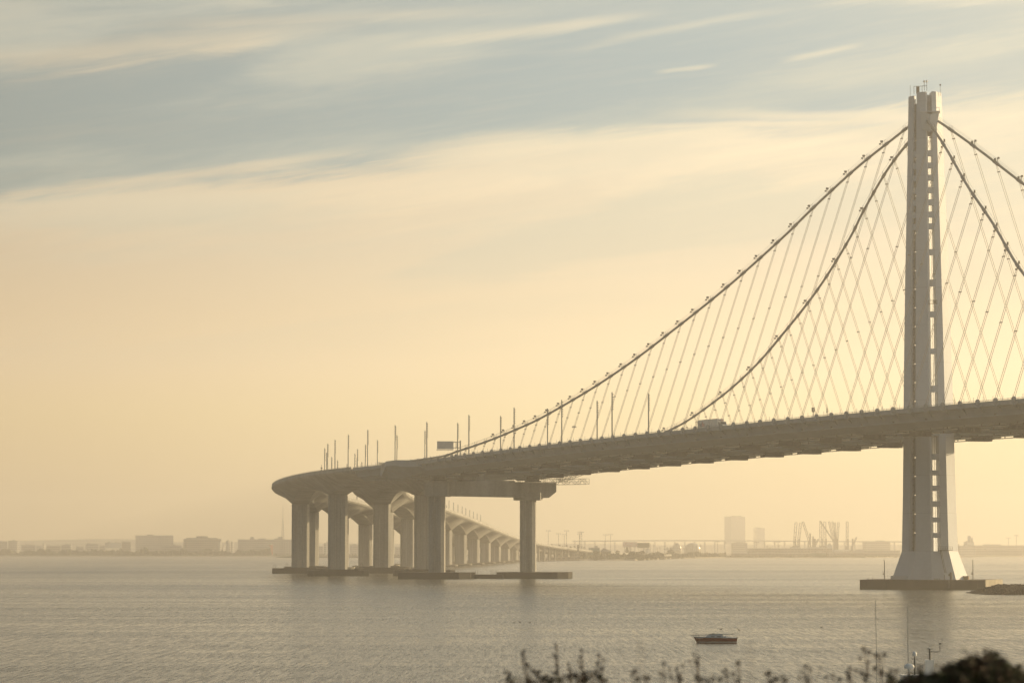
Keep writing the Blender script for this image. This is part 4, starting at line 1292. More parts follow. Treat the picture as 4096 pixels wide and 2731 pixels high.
# trees
def tree(px_, ytop, Y, wpx, label, kind='round', group=None, ybot=None):
    top = pt(px_, ytop, Y); zb = 1.8 if ybot is None else max(1.5, pt(px_, ybot, Y).z)
    H_ = top.z - zb; x = top.x; w_ = wpx / FPX * Y / 2
    e = empty('palm_tree' if kind == 'palm' else 'tree', (x, Y, zb), label, 'tree', group)
    mb = MB(); mb.tube([(x, Y, zb), (x + .2, Y, zb + H_ * .45), (x, Y, zb + H_ * .85)], max(.25, w_ * .09), 6, .12)
    for k in range(4):
        a_ = k * 1.6; mb.tube([(x, Y, zb + H_ * (.35 + .1 * k)), (x + math.cos(a_) * w_ * .5, Y + math.sin(a_) * w_ * .5, zb + H_ * (.55 + .1 * k))], .18, 5, .06)
    mb.build('trunk', M_BARK, e)
    mb = MB(); r = random.Random(int(px_ * 7 + ytop))
    if kind == 'palm':
        for k in range(18):
            a_ = r.uniform(0, 6.28); l_ = w_ * r.uniform(.7, 1.1); el_ = r.uniform(-.1, 1.1)
            p0 = Vector((x, Y, zb + H_ * .85)); d_ = Vector((math.cos(a_) * math.cos(el_), math.sin(a_) * math.cos(el_), math.sin(el_)))
            p1 = p0 + d_ * l_ * .6; p2 = p0 + d_ * l_ + Vector((0, 0, -l_ * .45))
            sd = d_.cross(Vector((0, 0, 1))).normalized() * .5
            mb.add([p0 - sd * .4, p0 + sd * .4, p1 + sd, p1 - sd, p2], [(0, 1, 2, 3), (3, 2, 4)])
    else:
        for k in range(130):
            if kind == 'cone':
                f = r.random(); rad = w_ * (1 - f) ** .7 * r.uniform(.5, 1.05); zz = zb + H_ * (.12 + .9 * f)
            else:
                f = r.uniform(-1, 1); rad = w_ * math.sqrt(max(0, 1 - f * f)) * r.uniform(.45, 1.1); zz = zb + H_ * (.58 + .42 * f)
            a_ = r.uniform(0, 6.28)
            c_ = Vector((x + math.cos(a_) * rad, Y + math.sin(a_) * rad, zz)); s_ = w_ * r.uniform(.12, .26)
            q = Matrix.Rotation(r.uniform(0, 6), 3, 'Z') @ Matrix.Rotation(r.uniform(0, 3), 3, 'X')
            for t_ in range(3):
                q2 = q @ Matrix.Rotation(t_ * 1.05, 3, 'Y')
                mb.add([c_ + q2 @ Vector(v) * s_ for v in ((-1, 0, -.6), (1, 0, -.8), (.8, 0, .9), (-.6, 0, .7))], [(0, 1, 2, 3)])
    mb.build('crown', M_LEAF, e)
    return e


tw = [(2388, 2205, 3640, 34, 'round'), (2470, 2202, 3640, 22, 'round'), (2508, 2188, 3900, 24, 'cone'), (2545, 2207, 3800, 30, 'round'), (2568, 2203, 3820, 28, 'round'), (2645, 2212, 3850, 26, 'round'),
      (2682, 2197, 4300, 28, 'round'), (2785, 2209, 4500, 44, 'round'), (2612, 2216, 3800, 34, 'round'), (2595, 2218, 3700, 26, 'round'), (2700, 2216, 4250, 40, 'round'), (2740, 2216, 4350, 40, 'round')]
for i, (p, yt, Y, w_, kd) in enumerate(tw):
    tree(p, yt, Y, w_, 'dark %s tree on the right shore, %s from the left' % ('pointed' if kd == 'cone' else 'bushy', nums[i]), kd, 'trees on the right shore')
for i, (p, yt) in enumerate(((2176, 2178), (2192, 2180), (2208, 2176), (2222, 2181), (2238, 2178), (2252, 2183), (2266, 2180), (2282, 2186), (2298, 2184), (2312, 2187), (2326, 2184), (2336, 2188))):
    tree(p, yt, 4400 + (i % 3) * 40, 22, 'hazy palm above the viaduct landing, %s from the left' % nums[i], 'palm', 'palms behind the viaduct landing', 2206)

# low scrub along the shore
mb = MB()
for k in range(2600):
    p = rnd.uniform(2300, 3560) if k < 1500 else rnd.uniform(-50, 2100)
    Y = shoreY(p) + rnd.uniform(14, 60); x = wx(p, Y); s_ = rnd.uniform(1.2, 3.2) * (1 if p < 2750 else .7)
    q = Matrix.Rotation(rnd.uniform(0, 6), 3, 'Z') @ Matrix.Rotation(rnd.uniform(-.5, .5), 3, 'X')
    mb.add([Vector((x, Y, 1.5)) + q @ Vector(v) * s_ for v in ((-1.3, 0, -.6), (1.3, 0, -.6), (.8, 0, .9), (-.5, 0, 1.1))], [(0, 1, 2, 3)])
for k in range(2600):
    p = rnd.uniform(-60, 1080) if k < 2000 else rnd.uniform(2330, 2900)
    Y = shoreY(p) + rnd.uniform(40, 110); x = wx(p, Y); s_ = rnd.uniform(1.5, 4.0)
    hh = max(0, 7 + 9 * mnoise.noise(Vector((p * .02, 0, 0))) + 5 * mnoise.noise(Vector((p * .09, 2, 0))))
    if p > 2000: hh *= .5
    q = Matrix.Rotation(rnd.uniform(0, 6), 3, 'Z') @ Matrix.Rotation(rnd.uniform(-.5, .5), 3, 'X')
    mb.add([Vector((x, Y, 1.5 + rnd.random() * hh)) + q @ Vector(v) * s_ for v in ((-1.3, 0, -.6), (1.3, 0, -.6), (.8, 0, .9), (-.5, 0, 1.1))], [(0, 1, 2, 3)])
tag(mb.build('shore_scrub', M_LEAF), 'low dark scrub along the far waterline', kind='stuff')

# tall light masts and poles on the right shore
for i, (p, yt, Y) in enumerate(((2193, 2121, 4600), (2234, 2133, 4650), (2257, 2136, 4700), (2266, 2121, 4600), (2320, 2126, 4600), (2327, 2127, 4620), (2318, 2134, 4650), (2421, 2137, 4700), (2442, 2136, 4700), (2870, 2165, 5000), (3026, 2166, 5000), (3112, 2166, 5000), (4034, 2150, 5200), (4065, 2140, 5200))):
    a = pt(p, yt, Y); e = empty('light_tower', (a.x, Y, 2), 'thin tall light mast on the right shore, %s from the left' % nums[i], 'light mast', 'tall light masts on the right shore')
    MB().bar((a.x, Y, 2), (a.x, Y, a.z), .7).build('pole', M_FAR1, e)
    MB().box((a.x, Y, a.z), (7, 1, .5)).box((a.x - 2.6, Y, a.z - .6), (1.4, 1, .8)).box((a.x + 2.6, Y, a.z - .6), (1.4, 1, .8)).build('lamp_cluster', M_FAR1, e)
for i in range(30):
    p = 2500 + i * 13 + rnd.uniform(-4, 4) if i < 24 else 2780 + i * 12
    Y = 4400 + rnd.uniform(0, 300); a = pt(p, rnd.uniform(2172, 2192), Y)
    mb = MB(); mb.bar((a.x, Y, 2), (a.x, Y, a.z), .5).bar((a.x - 2, Y, a.z - 2), (a.x + 2, Y, a.z - 2), .4)
    tag(recenter(mb.build('utility_pole', M_FAR3)), 'thin utility pole among the roofs of the right shore, %s from the billboards' % nums[i], 'pole', 'utility poles on the right shore')
# two thick piles and a pier shed at the landing
for i, (p, yt) in enumerate(((2237, 2179), (2312, 2179))):
    Y = 3560; a = pt(p, yt, Y); tag(recenter(MB().box((a.x, Y, a.z / 2), (1.9, 1.9, a.z)).box((a.x, Y, a.z + .2), (2.2, 2.2, .5)).build('mooring_pile', M_FAR3)), 'thick dark mooring pile at the viaduct landing, %s one' % ('left' if i == 0 else 'right'), 'pile')
mb = MB(); x0 = wx(2206, 3540); x1 = wx(2290, 3540); mb.box(((x0 + x1) / 2, 3545, 2.2), (x1 - x0, 14, 3.6)); x2 = wx(2308, 3540); mb.box(((x1 + x2) / 2, 3545, 4.2), (x2 - x1, 12, 8.4)); 
for k in range(9): mb.box((x0 + k * (x1 - x0) / 8, 3537, 1.8), (.8, .6, 5))
tag(recenter(mb.build('wharf', M_FAR3)), 'dark timber wharf at the water where the viaduct lands', 'wharf')

# ------------------------------------------------------------------ harbour cranes
M_CR = mat('crane_steel', (.30, .28, .25), .7)


def crane(px_b, px_t, ytop, label, wpx=9, luff=False, ybase=2186):
    Y = 5400; a = pt(px_b, ybase, Y); b_ = pt(px_t, ytop, Y)
    e = empty('harbour_crane', (a.x, Y, 3), label, 'crane', 'cranes in the port')
    w_ = wpx / FPX * Y / 2
    mb = MB(); n = 5
    d_ = b_ - a
    for k in range(n):
        p0 = a + d_ * (k / n); p1 = a + d_ * ((k + 1) / n)
        for s_ in (-1, 1):
            for yy in (-1.5, 1.5):
                mb.bar(p0 + Vector((s_ * w_, yy, 0)), p1 + Vector((s_ * w_ * .93, yy, 0)), .75)
        mb.bar(p1 + Vector((-w_, 0, 0)), p1 + Vector((w_, 0, 0)), .9)
        mb.bar(p0 + Vector((-w_ * (1 if k % 2 else -1), 0, 0)), p1 + Vector((w_ * (1 if k % 2 else -1), 0, 0)), .3)
    mb.build('boom', M_CR, e)
    mb = MB()
    mb.box((a.x, Y, a.z - 2), (w_ * 3.2, 8, 7)); mb.box((a.x + w_, Y, a.z + 7), (2.4, 4, 14))
    mb.bar((a.x + w_, Y, a.z + 14), tuple(a + d_ * .62), .3)
    mb.build('machinery_house', M_CR, e)
    mb = MB()
    for s_ in (-1, 1):
        for yy in (-4, 4): mb.bar((a.x + s_ * w_ * 1.6, Y + yy, 3), (a.x + s_ * w_ * 1.2, Y + yy, a.z - 5), 1.3)
        mb.bar((a.x + s_ * w_ * 1.6, Y - 4, 8), (a.x - s_ * w_ * 1.2, Y - 4, a.z - 6), .5)
    mb.build('portal', M_CR, e)


crane(3177, 3184, 2089, 'harbour crane with upright boom, leftmost in the port')
crane(3192, 3202, 2092, 'harbour crane with slightly leaning boom, second from the left')
crane(3237, 3212, 2086, 'harbour crane whose boom leans steeply to the left, apart from the dense cluster', 7, ybase=2165)
crane(3284, 3283, 2086, 'upright harbour crane at the left end of the dense cluster')
crane(3300, 3299, 2086, 'upright harbour crane, second in the dense cluster')
crane(3339, 3280, 2083, 'long thin crane boom slanting far to the left across the dense cluster', 4, ybase=2170)
crane(3338, 3317, 2086, 'left-leaning harbour crane in the middle of the dense cluster', 6)
crane(3346, 3330, 2086, 'left-leaning harbour crane right beside the middle one', 6)
crane(3341, 3340, 2090, 'upright crane half hidden behind the leaning booms', 6)
crane(3347, 3354, 2089, 'right-leaning harbour crane at the right end of the dense cluster', 7)
crane(3388, 3389, 2086, 'upright harbour crane standing apart right of the cluster', 8)
crane(3408, 3426, 2148, 'short luffing crane, rightmost, leaning right', 5)
crane(3258, 3273, 2155, 'short luffing crane between the left pair and the dense cluster', 5)
crane(3252, 3252, 2145, 'short stubby crane mast left of the dense cluster', 4)
# ship with pale superstructure under the cranes
x0 = wx(3290, 5150); x1 = wx(3408, 5150); 
e = empty('cargo_ship', ((x0 + x1) / 2, 5150, 0), 'moored cargo ship with a cream deckhouse under the crane cluster', 'ship')
mb = MB(); mb.loft([[Vector((x0, y0_, 10)), Vector((x1, y0_, 9)), Vector((x1 - 4, y0_, 1)), Vector((x0 + 5, y0_, 1))] for y0_ in (5142, 5160)]); mb.build('hull', M_FAR1, e)
xa = wx(3318, 5150); mb = MB(); mb.box((xa, 5150, 14), (9, 8, 12)).box((xa - 14, 5150, 12), (18, 8, 5)).box((xa + 20, 5150, 11), (30, 8, 2.5)).box((xa, 5150, 21), (5, 6, 3)); mb.build('deckhouse', M_WHITE, e)

# ------------------------------------------------------------------ sailboat
Y = 423.0
M_RED = mat('hull_red', (.15, .012, .006), .6, var=.1, scale=1.2, spec=.15)
M_GREL = mat('cabin_grey', (.36, .40, .43), .5, var=.08, scale=2)
M_ANTI = mat('antifouling', (.05, .05, .02), .8, var=.2, scale=2)
kpx = Y / FPX
bx0 = pt(2774, 2568, Y).x; bx1 = pt(2946, 2568, Y).x; BL = bx1 - bx0
e = empty('sailboat', ((bx0 + bx1) / 2, Y, 0), 'small dismasted sailboat with a dark red hull and grey cabin moored on the open water', 'boat')
def bx(px_, py_): return Vector((pt(px_, py_, Y).x, Y, (2568 - py_) * kpx * 1.0))
stations = []
for k in range(15):
    f = k / 14
    x = bx0 + BL * f
    beam = 1.05 * (math.sin(math.pi * min(1, (f * .62 + .0)) ) ** .75 if f > 0 else 0) * (1 if f < .8 else 1 - .25 * (f - .8) / .2)
    beam = max(.02, beam)
    sheer = bx(0, 2543 + 3.0 * f).z
    xo = (1 - f) ** 3 * 0
    stations.append((x, beam, sheer))
hull = MB(); loops = []
for k, (x, bm_, sh) in enumerate(stations):
    f = k / 14
    rake = max(0, 1 - f * 3.2)
    # keel line: bow raked
    kx = bx0 + max(0, (pt(2792, 2568, Y).x - bx0)) * rake
    def X(z): return x + (kx - bx0) * (1 - min(1, max(0, z / sh))) * (1 if k < 5 else 0) * (1 if k == 0 else (1 - k / 5))
    loops.append([Vector((X(sh), Y - bm_, sh)), Vector((X(.5), Y - bm_ * .95, .48)), Vector((X(.12), Y - bm_ * .82, .12)), Vector((X(-.2), Y - bm_ * .3, -.25)),
                  Vector((X(-.2), Y + bm_ * .3, -.25)), Vector((X(.12), Y + bm_ * .82, .12)), Vector((X(.5), Y + bm_ * .95, .48)), Vector((X(sh), Y + bm_, sh))])
hull.loft(loops)
ho = hull.build('hull', M_RED, e, smooth=False)
# white boot stripe and pale sheer strake, sitting 1 cm proud
def strake(z0, z1, name, m, proud=.012):
    mb = MB()
    for sg in (-1, 1):
        lp = []
        for k, (x, bm_, sh) in enumerate(stations):
            xk = lambda z: x + (pt(2792, 2568, Y).x - bx0) * (1 - min(1, max(0, z / sh))) * (1 - k / 5 if k < 5 else 0) * (max(0, 1 - k / 14 * 3.2) if k else 1)
            def wd(z):
                if z > .48: q_ = .95 + .05 * (z - .48) / (sh - .48)
                else: q_ = .82 + .13 * (z - .12) / .36
                return bm_ * q_
            za = z0 if z0 >= 0 else sh + z0; zb_2 = z1 if z0 >= 0 else sh + z1
            lp.append([Vector((xk(za), Y + sg * (wd(za) + proud), za)), Vector((xk(zb_2), Y + sg * (wd(zb_2) + proud), zb_2)), Vector((xk(zb_2), Y + sg * (wd(zb_2) * .9), zb_2)), Vector((xk(za), Y + sg * (wd(za) * .9), za))])
        mb.loft(lp)
    mb.build(name, m, ho)
strake(.13, .21, 'boot_stripe', M_WHITE)
strake(-.07, .02, 'sheer_strake', M_GREL)
mb = MB(); lp = [[Vector((x, Y - b2 * .97, sh + .02)), Vector((x, Y, sh + .05)), Vector((x, Y + b2 * .97, sh + .02)), Vector((x, Y, sh - .03))] for x, b2, sh in stations]
mb.loft(lp); mb.build('deck', M_GREL, e)
cA = bx(2822, 2544); cB = bx(2830, 2534); cC = bx(2888, 2531); cD = bx(2893, 2545)
mb = MB(); mb.loft([[Vector((cA.x, Y + s_ * .72, cA.z)), Vector((cB.x + .1, Y + s_ * .55, cB.z)), Vector((cC.x, Y + s_ * .6, cC.z)), Vector((cD.x, Y + s_ * .72, cD.z))] for s_ in (-1, 1)])
cab_o = mb.build('cabin', M_GREL, e)
mb = MB()
for p0, p1 in ((2843, 2857), (2866, 2882)):
    a = bx(p0, 2542.5); c = bx(p1, 2540); mb.box(((a.x + c.x) / 2, Y - .69, (a.z + c.z) / 2), (c.x - a.x, .06, .09))
mb.build('window', M_GLASS, cab_o)
mb = MB(); mb.box(((cB.x + cC.x) / 2 + .1, Y, cC.z - .02), (cC.x - cB.x, 1.15, .05)); c = bx(2853, 2530); mb.box((c.x, Y, c.z), (.2, .3, .08)); mb.bar((c.x, Y, c.z), bx(2861, 2528), .03)
mb.build('hatch', mat('teal_canvas', (.10, .14, .14), .8), cab_o)
MB().tube([bx(2763, 2537), bx(2850, 2534.5), bx(2932, 2532)], .045, 8).box(bx(2931, 2532.5), (.08, .1, .26)).build('lowered_mast', M_LAMP, e)
mb = MB()
for s_ in (-.35, .35):
    pA = bx(2773, 2543) + Vector((0, s_ * .3, 0)); q = [bx(2772, 2524) + Vector((0, s_ * .4, 0)), bx(2784, 2527) + Vector((0, s_, 0)), bx(2793, 2532) + Vector((0, s_, 0)), bx(2797, 2541) + Vector((0, s_ * 1.3, 0))]
    mb.tube([pA] + q, .016, 5); mb.bar(q[1], q[1] - Vector((0, 0, .55)), .02)
mb.bar(bx(2772, 2524) + Vector((0, -.14, 0)), bx(2772, 2524) + Vector((0, .14, 0)), .025)
for px_ in (2937,): mb.bar(bx(px_, 2530), bx(px_, 2543), .02); mb.bar(bx(px_ - 5, 2530), bx(px_, 2530), .02)
mb.build('railing', M_STEELD, e)
mb = MB(); mb.box(bx(2947, 2547), (.2, .25, .2)); mb.bar(bx(2948, 2550), bx(2947, 2558), .07); mb.build('outboard_motor', M_STEELD, e)
mb = MB(); mb.box(bx(2900, 2542.5), (.35, .9, .18)); mb.box(bx(2916, 2543.5), (.4, .5, .1)); mb.build('cockpit_locker', M_GREL, e)
# registration number on the bow, illegible in the photograph beyond its first letters
me = text_mesh('CF 4881 GS', .19, .004)
M4 = Matrix(((1, 0, 0), (0, 0, -1), (0, 1, 0))).to_4x4()
a = bx(2783, 2549.2)
M4.translation = Vector((a.x, Y - .47, a.z)) - ROOTLOC[ho.name]
me.transform(M4); me.transform(Matrix.Identity(4))
xm0 = min(v.co.x for v in me.vertices)
for v in me.vertices: v.co.y -= (v.co.x - xm0) * .30
me.materials.clear(); me.materials.append(M_WHITE)
o = bpy.data.objects.new('lettering', me); COL.objects.link(o); o.parent = ho
mb = MB(); mb.bar(bx(2776, 2546), Vector((bx(2752, 2570).x, Y - 1.5, 0)), .012)
mb.build('mooring_line', M_ROPE, e)

# ------------------------------------------------------------------ birds on the water
def bird(px_, py_, s_, label, flip=1):
    Yb = CAM_H * FPX / (py_ - 2196); x = wx(px_, Yb)
    mb = MB()
    mb.loft([[Vector((x + flip * a, Yb + r * math.cos(t_) * s_, .06 * s_ + z + r * .8 * math.sin(t_) * s_)) for t_ in [k * math.pi / 4 for k in range(8)]]
             for a, r, z in ((-.42 * s_, .02, .14), (-.28 * s_, .09, .08), (0, .14, .04), (.2 * s_, .12, .05), (.3 * s_, .05, .12))])
    mb.tube([(x + flip * .24 * s_, Yb, .1), (x + flip * .3 * s_, Yb, .3 * s_), (x + flip * .33 * s_, Yb, .42 * s_)], .045 * s_, 6)
    mb.loft([[Vector((x + flip * a, Yb + r * math.cos(t_), .44 * s_ + r * math.sin(t_))) for t_ in [k * math.pi / 3 for k in range(6)]] for a, r in ((.28 * s_, .02), (.34 * s_, .06 * s_), (.42 * s_, .03 * s_), (.52 * s_, .008))])
    tag(recenter(mb.build('seabird', mat('plumage', (.04, .036, .03), .8))), label, 'bird', 'birds on the water')
for p, y, f, lb in ((2056, 2489, 1, 'dark seabird swimming, left of the three at mid water'), (2080, 2488, -1, 'dark seabird swimming, middle of the three at mid water'), (2119, 2489, 1, 'dark seabird swimming, right of the three at mid water'),
                    (2882, 2515, 1, 'dark seabird just behind the cabin of the sailboat'), (2955, 2518, -1, 'dark seabird behind the stern of the sailboat'), (3284, 2507, 1, 'lone dark seabird midway between the sailboat and the tower reflection')):
    bird(p, y, .62, lb, f)

# ------------------------------------------------------------------ motor yacht behind the bushes
Y = 200.0
k_ = Y / FPX
def yp(px_, py_, dy_=0): q = pt(px_, py_, Y); return Vector((q.x, Y + dy_, q.z))
xc = yp(3660, 2700).x
e = empty('motor_yacht', (xc, Y, 0), 'white motor yacht mostly hidden by bushes, its radar domes and whip aerials showing', 'boat')
x0 = xc - 4.5; x1 = xc + 8.5
mb = MB(); loops = []
for k in range(12):
    f = k / 11; x = x0 + (x1 - x0) * f; w_ = 2.0 * (1 - max(0, f - .55) ** 1.6 * 2.9); w_ = max(.06, w_); sh = 1.5 + .9 * f
    loops.append([Vector((x, Y - w_, sh)), Vector((x, Y - w_ * .85, .2)), Vector((x, Y, -.5)), Vector((x, Y + w_ * .85, .2)), Vector((x, Y + w_, sh))])
mb.loft(loops); mb.build('hull', M_WHITE, e)
mb = MB(); mb.loft([[Vector((x0 + .6, Y + s_, 1.6)), Vector((x0 + .9, Y + s_ * .9, 3.2)), Vector((xc + 2.0, Y + s_ * .9, 3.2)), Vector((xc + 4.6, Y + s_, 2.0))] for s_ in (-1.6, 1.6)])
sup = mb.build('cabin', M_WHITE, e)
mb = MB(); mb.box((xc - .6, Y - 1.55, 2.6), (5.4, .08, .6)); mb.build('window', M_GLASS, sup)
ztop = yp(0, 2697).z
mb = MB(); mb.loft([[Vector((xc - 1.4, Y + s_, 3.2)), Vector((xc - .7, Y + s_, ztop - .12)), Vector((xc + 1.0, Y + s_, ztop - .12)), Vector((xc + 2.3, Y + s_, 3.2))] for s_ in (-1.3, 1.3)])
mb.build('flybridge', M_WHITE, e)
MB().box((xc + .25, Y, ztop - .05), (2.2, 2.6, .1)).build('hardtop', M_WHITE, e)
c = yp(3637, 2664)
MB().lathe((c.x, Y, yp(0, 2673).z), [(.02, 0), (.30, 0), (.33, .08), (.33, .16), (.28, .27), (.15, .32), (.01, .33)], 16).box((c.x, Y, yp(0, 2677).z), (.12, .12, .3)).bar((c.x, Y, yp(0, 2677).z), (c.x, Y, ztop), .1).build('radar_drum', M_WHITE, e, smooth=True)
c = yp(3658, 2623)
MB().lathe((c.x, Y, c.z), [(.02, 0), (.13, 0), (.145, .06), (.145, .17), (.11, .26), (.04, .3), (.01, .31)], 14).build('satellite_dome', M_WHITE, e, smooth=True)
MB().bar(c, yp(3660, 2697), .06).bar(yp(3647, 2634), yp(3671, 2634), .035).bar((c.x, Y, yp(0, 2640).z), (c.x, Y, ztop), .09).build('dome_post', M_STEELD, e)
b0 = yp(3717, 2698); 
mb = MB(); mb.loft([[Vector((b0.x - .34 + t_ * .05, Y + s_, b0.z - .4)), Vector((b0.x - .28, Y + s_, yp(0, 2641).z)), Vector((b0.x - .2, Y + s_, yp(0, 2637).z)), Vector((b0.x + .26, Y + s_, yp(0, 2637).z)), Vector((b0.x + .3, Y + s_, b0.z - .4))] for t_, s_ in ((0, -.3), (0, .3))])
mb.build('instrument_pod', M_WHITE, e)
mb = MB(); mb.tube([yp(3720, 2638), yp(3719, 2605), yp(3719, 2594)], .07, 8, .05); mb.tube([yp(3712, 2604.5), yp(3750, 2606), yp(3757, 2604), yp(3760, 2598), yp(3760, 2580)], .028, 6)
mb.box(yp(3719, 2593), (.34, .3, .05)); mb.box(yp(3760, 2573), (.12, .12, .1)); mb.bar(yp(3768, 2590), yp(3768, 2552), .02); mb.bar(yp(3765, 2552), yp(3771, 2552), .02)
mb.build('instrument_mast', M_STEELD, e)
MB().lathe(yp(3719, 2593.5), [(.02, 0), (.16, .02), (.17, .05), (.02, .06)], 12).build('gps_antenna', M_WHITE, e)
MB().lathe(yp(3758.5, 2579), [(.03, 0), (.06, .02), (.06, .1), (.02, .13)], 10).build('anchor_light', M_WHITE, e)
for p0, p1 in (((3632, 2645), (3631, 2414)), ((3509, 2731), (3502, 2396)), ((3531, 2731), (3530, 2665))):
    a = yp(*p0); c = yp(*p1)
    a = Vector((a.x, Y, ztop if p0[0] > 3600 else 1.6))
    MB().tube([a, a.lerp(c, .3), c], .026, 6, .018).build('whip_aerial', M_LAMP, e)
mb = MB(); mb.bar(yp(3670, 2660), yp(3706, 2656), .06, .02); mb.bar(yp(3689, 2658), yp(3690, 2672), .03); mb.bar(yp(3738, 2660), yp(3747, 2651), .14, .05); mb.bar(yp(3766, 2653), yp(3788, 2668), .16, .05)
mb.build('antenna_wing', M_LAMP, e)

# ------------------------------------------------------------------ foreground bank and plants
vs = []; fs = []
ys = [-60, -30, -10, -2, 4, 9, 14, 20, 28, 38, 50, 62]
def bank_z(x, y):
    z = CAM_H - 1.7 if y < 4 else CAM_H - 1.7 - (y - 4) * .03 if y < 16 else CAM_H - 2.06 - (y - 16) * .28
    return z + .12 * mnoise.noise(Vector((x * .2, y * .2, 0)))
for y in ys:
    for i in range(41):
        x = -80 + 160 * i / 40; vs.append((x, y, bank_z(x, y) if y < 62 else -1.0))
for j in range(len(ys) - 1):
    for i in range(40):
        a = j * 41 + i; fs.append((a, a + 1, a + 42, a + 41))
tag(MB().add(vs, fs).build('ground', mat('bank_soil', (.06, .05, .03), .95, var=.4, scale=1.5, bump=.4)), kind='structure')

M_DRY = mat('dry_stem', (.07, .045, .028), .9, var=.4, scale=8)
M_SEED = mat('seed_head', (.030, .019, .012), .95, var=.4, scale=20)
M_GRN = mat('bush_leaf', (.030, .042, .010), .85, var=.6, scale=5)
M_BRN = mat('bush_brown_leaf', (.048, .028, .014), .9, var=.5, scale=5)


def blob(mb, c, r, n, rr, fl=1.0):
    """clump of small leaf faces round c"""
    for _ in range(n):
        d_ = Vector((rr.gauss(0, 1), rr.gauss(0, 1), rr.gauss(0, 1) * fl)); d_ = d_.normalized() * (r * rr.random() ** .5)
        p = c + d_; s_ = r * rr.uniform(.22, .5)
        q = Matrix.Rotation(rr.uniform(0, 6), 3, 'Z') @ Matrix.Rotation(rr.uniform(0, 6), 3, 'X')
        mb.add([p + q @ Vector(v) * s_ for v in ((-1, 0, 0), (0, .25, -.45), (1, 0, 0), (0, .1, .45))], [(0, 1, 2, 3)])


def weed(px_, ytop, Yd, label, heads, thick=.0022, head_r=.02, dense=1.0, bend=0.0):
    rr = random.Random(int(px_ * 3 + ytop))
    top = pt(px_, ytop, Yd); base = Vector((top.x - bend + rr.uniform(-.05, .05), Yd, bank_z(top.x, Yd)))
    e = empty('dry_weed', base, label, 'plant', 'dry weeds in the foreground')
    mb = MB(); sd = MB()
    def curve(f): 
        p = base.lerp(top, f); p.x += bend * 0 + .03 * math.sin(f * 3); return p
    mb.tube([curve(f / 6) for f in range(7)], thick, 5, thick * .4)
    for h in heads:
        # (dx px, y px, radius px)
        c = pt(px_ + h[0] * 1.7 + rr.uniform(-8, 8), h[1] + rr.uniform(-6, 6), Yd + rr.uniform(-.12, .12))
        f = min(.98, max(.1, (c.z - base.z) / (top.z - base.z) - .06))
        mb.tube([curve(f), curve(f).lerp(c, .6) + Vector((0, 0, -.01)), c], thick * .5, 4)
        blob(sd, c, h[2] * 1.0 * Yd / FPX, int(46 * dense), rr)
    # small leaves low on the stem
    for k in range(5):
        f = rr.uniform(.3, .9); c = curve(f) + Vector((rr.uniform(-.03, .03), rr.uniform(-.03, .03), 0)); blob(sd, c, .012, 3, rr)
    mb.build('stem', M_DRY, e); sd.build('plant_matter', M_SEED, e)  # second mesh is the seed heads, with a few low leaves


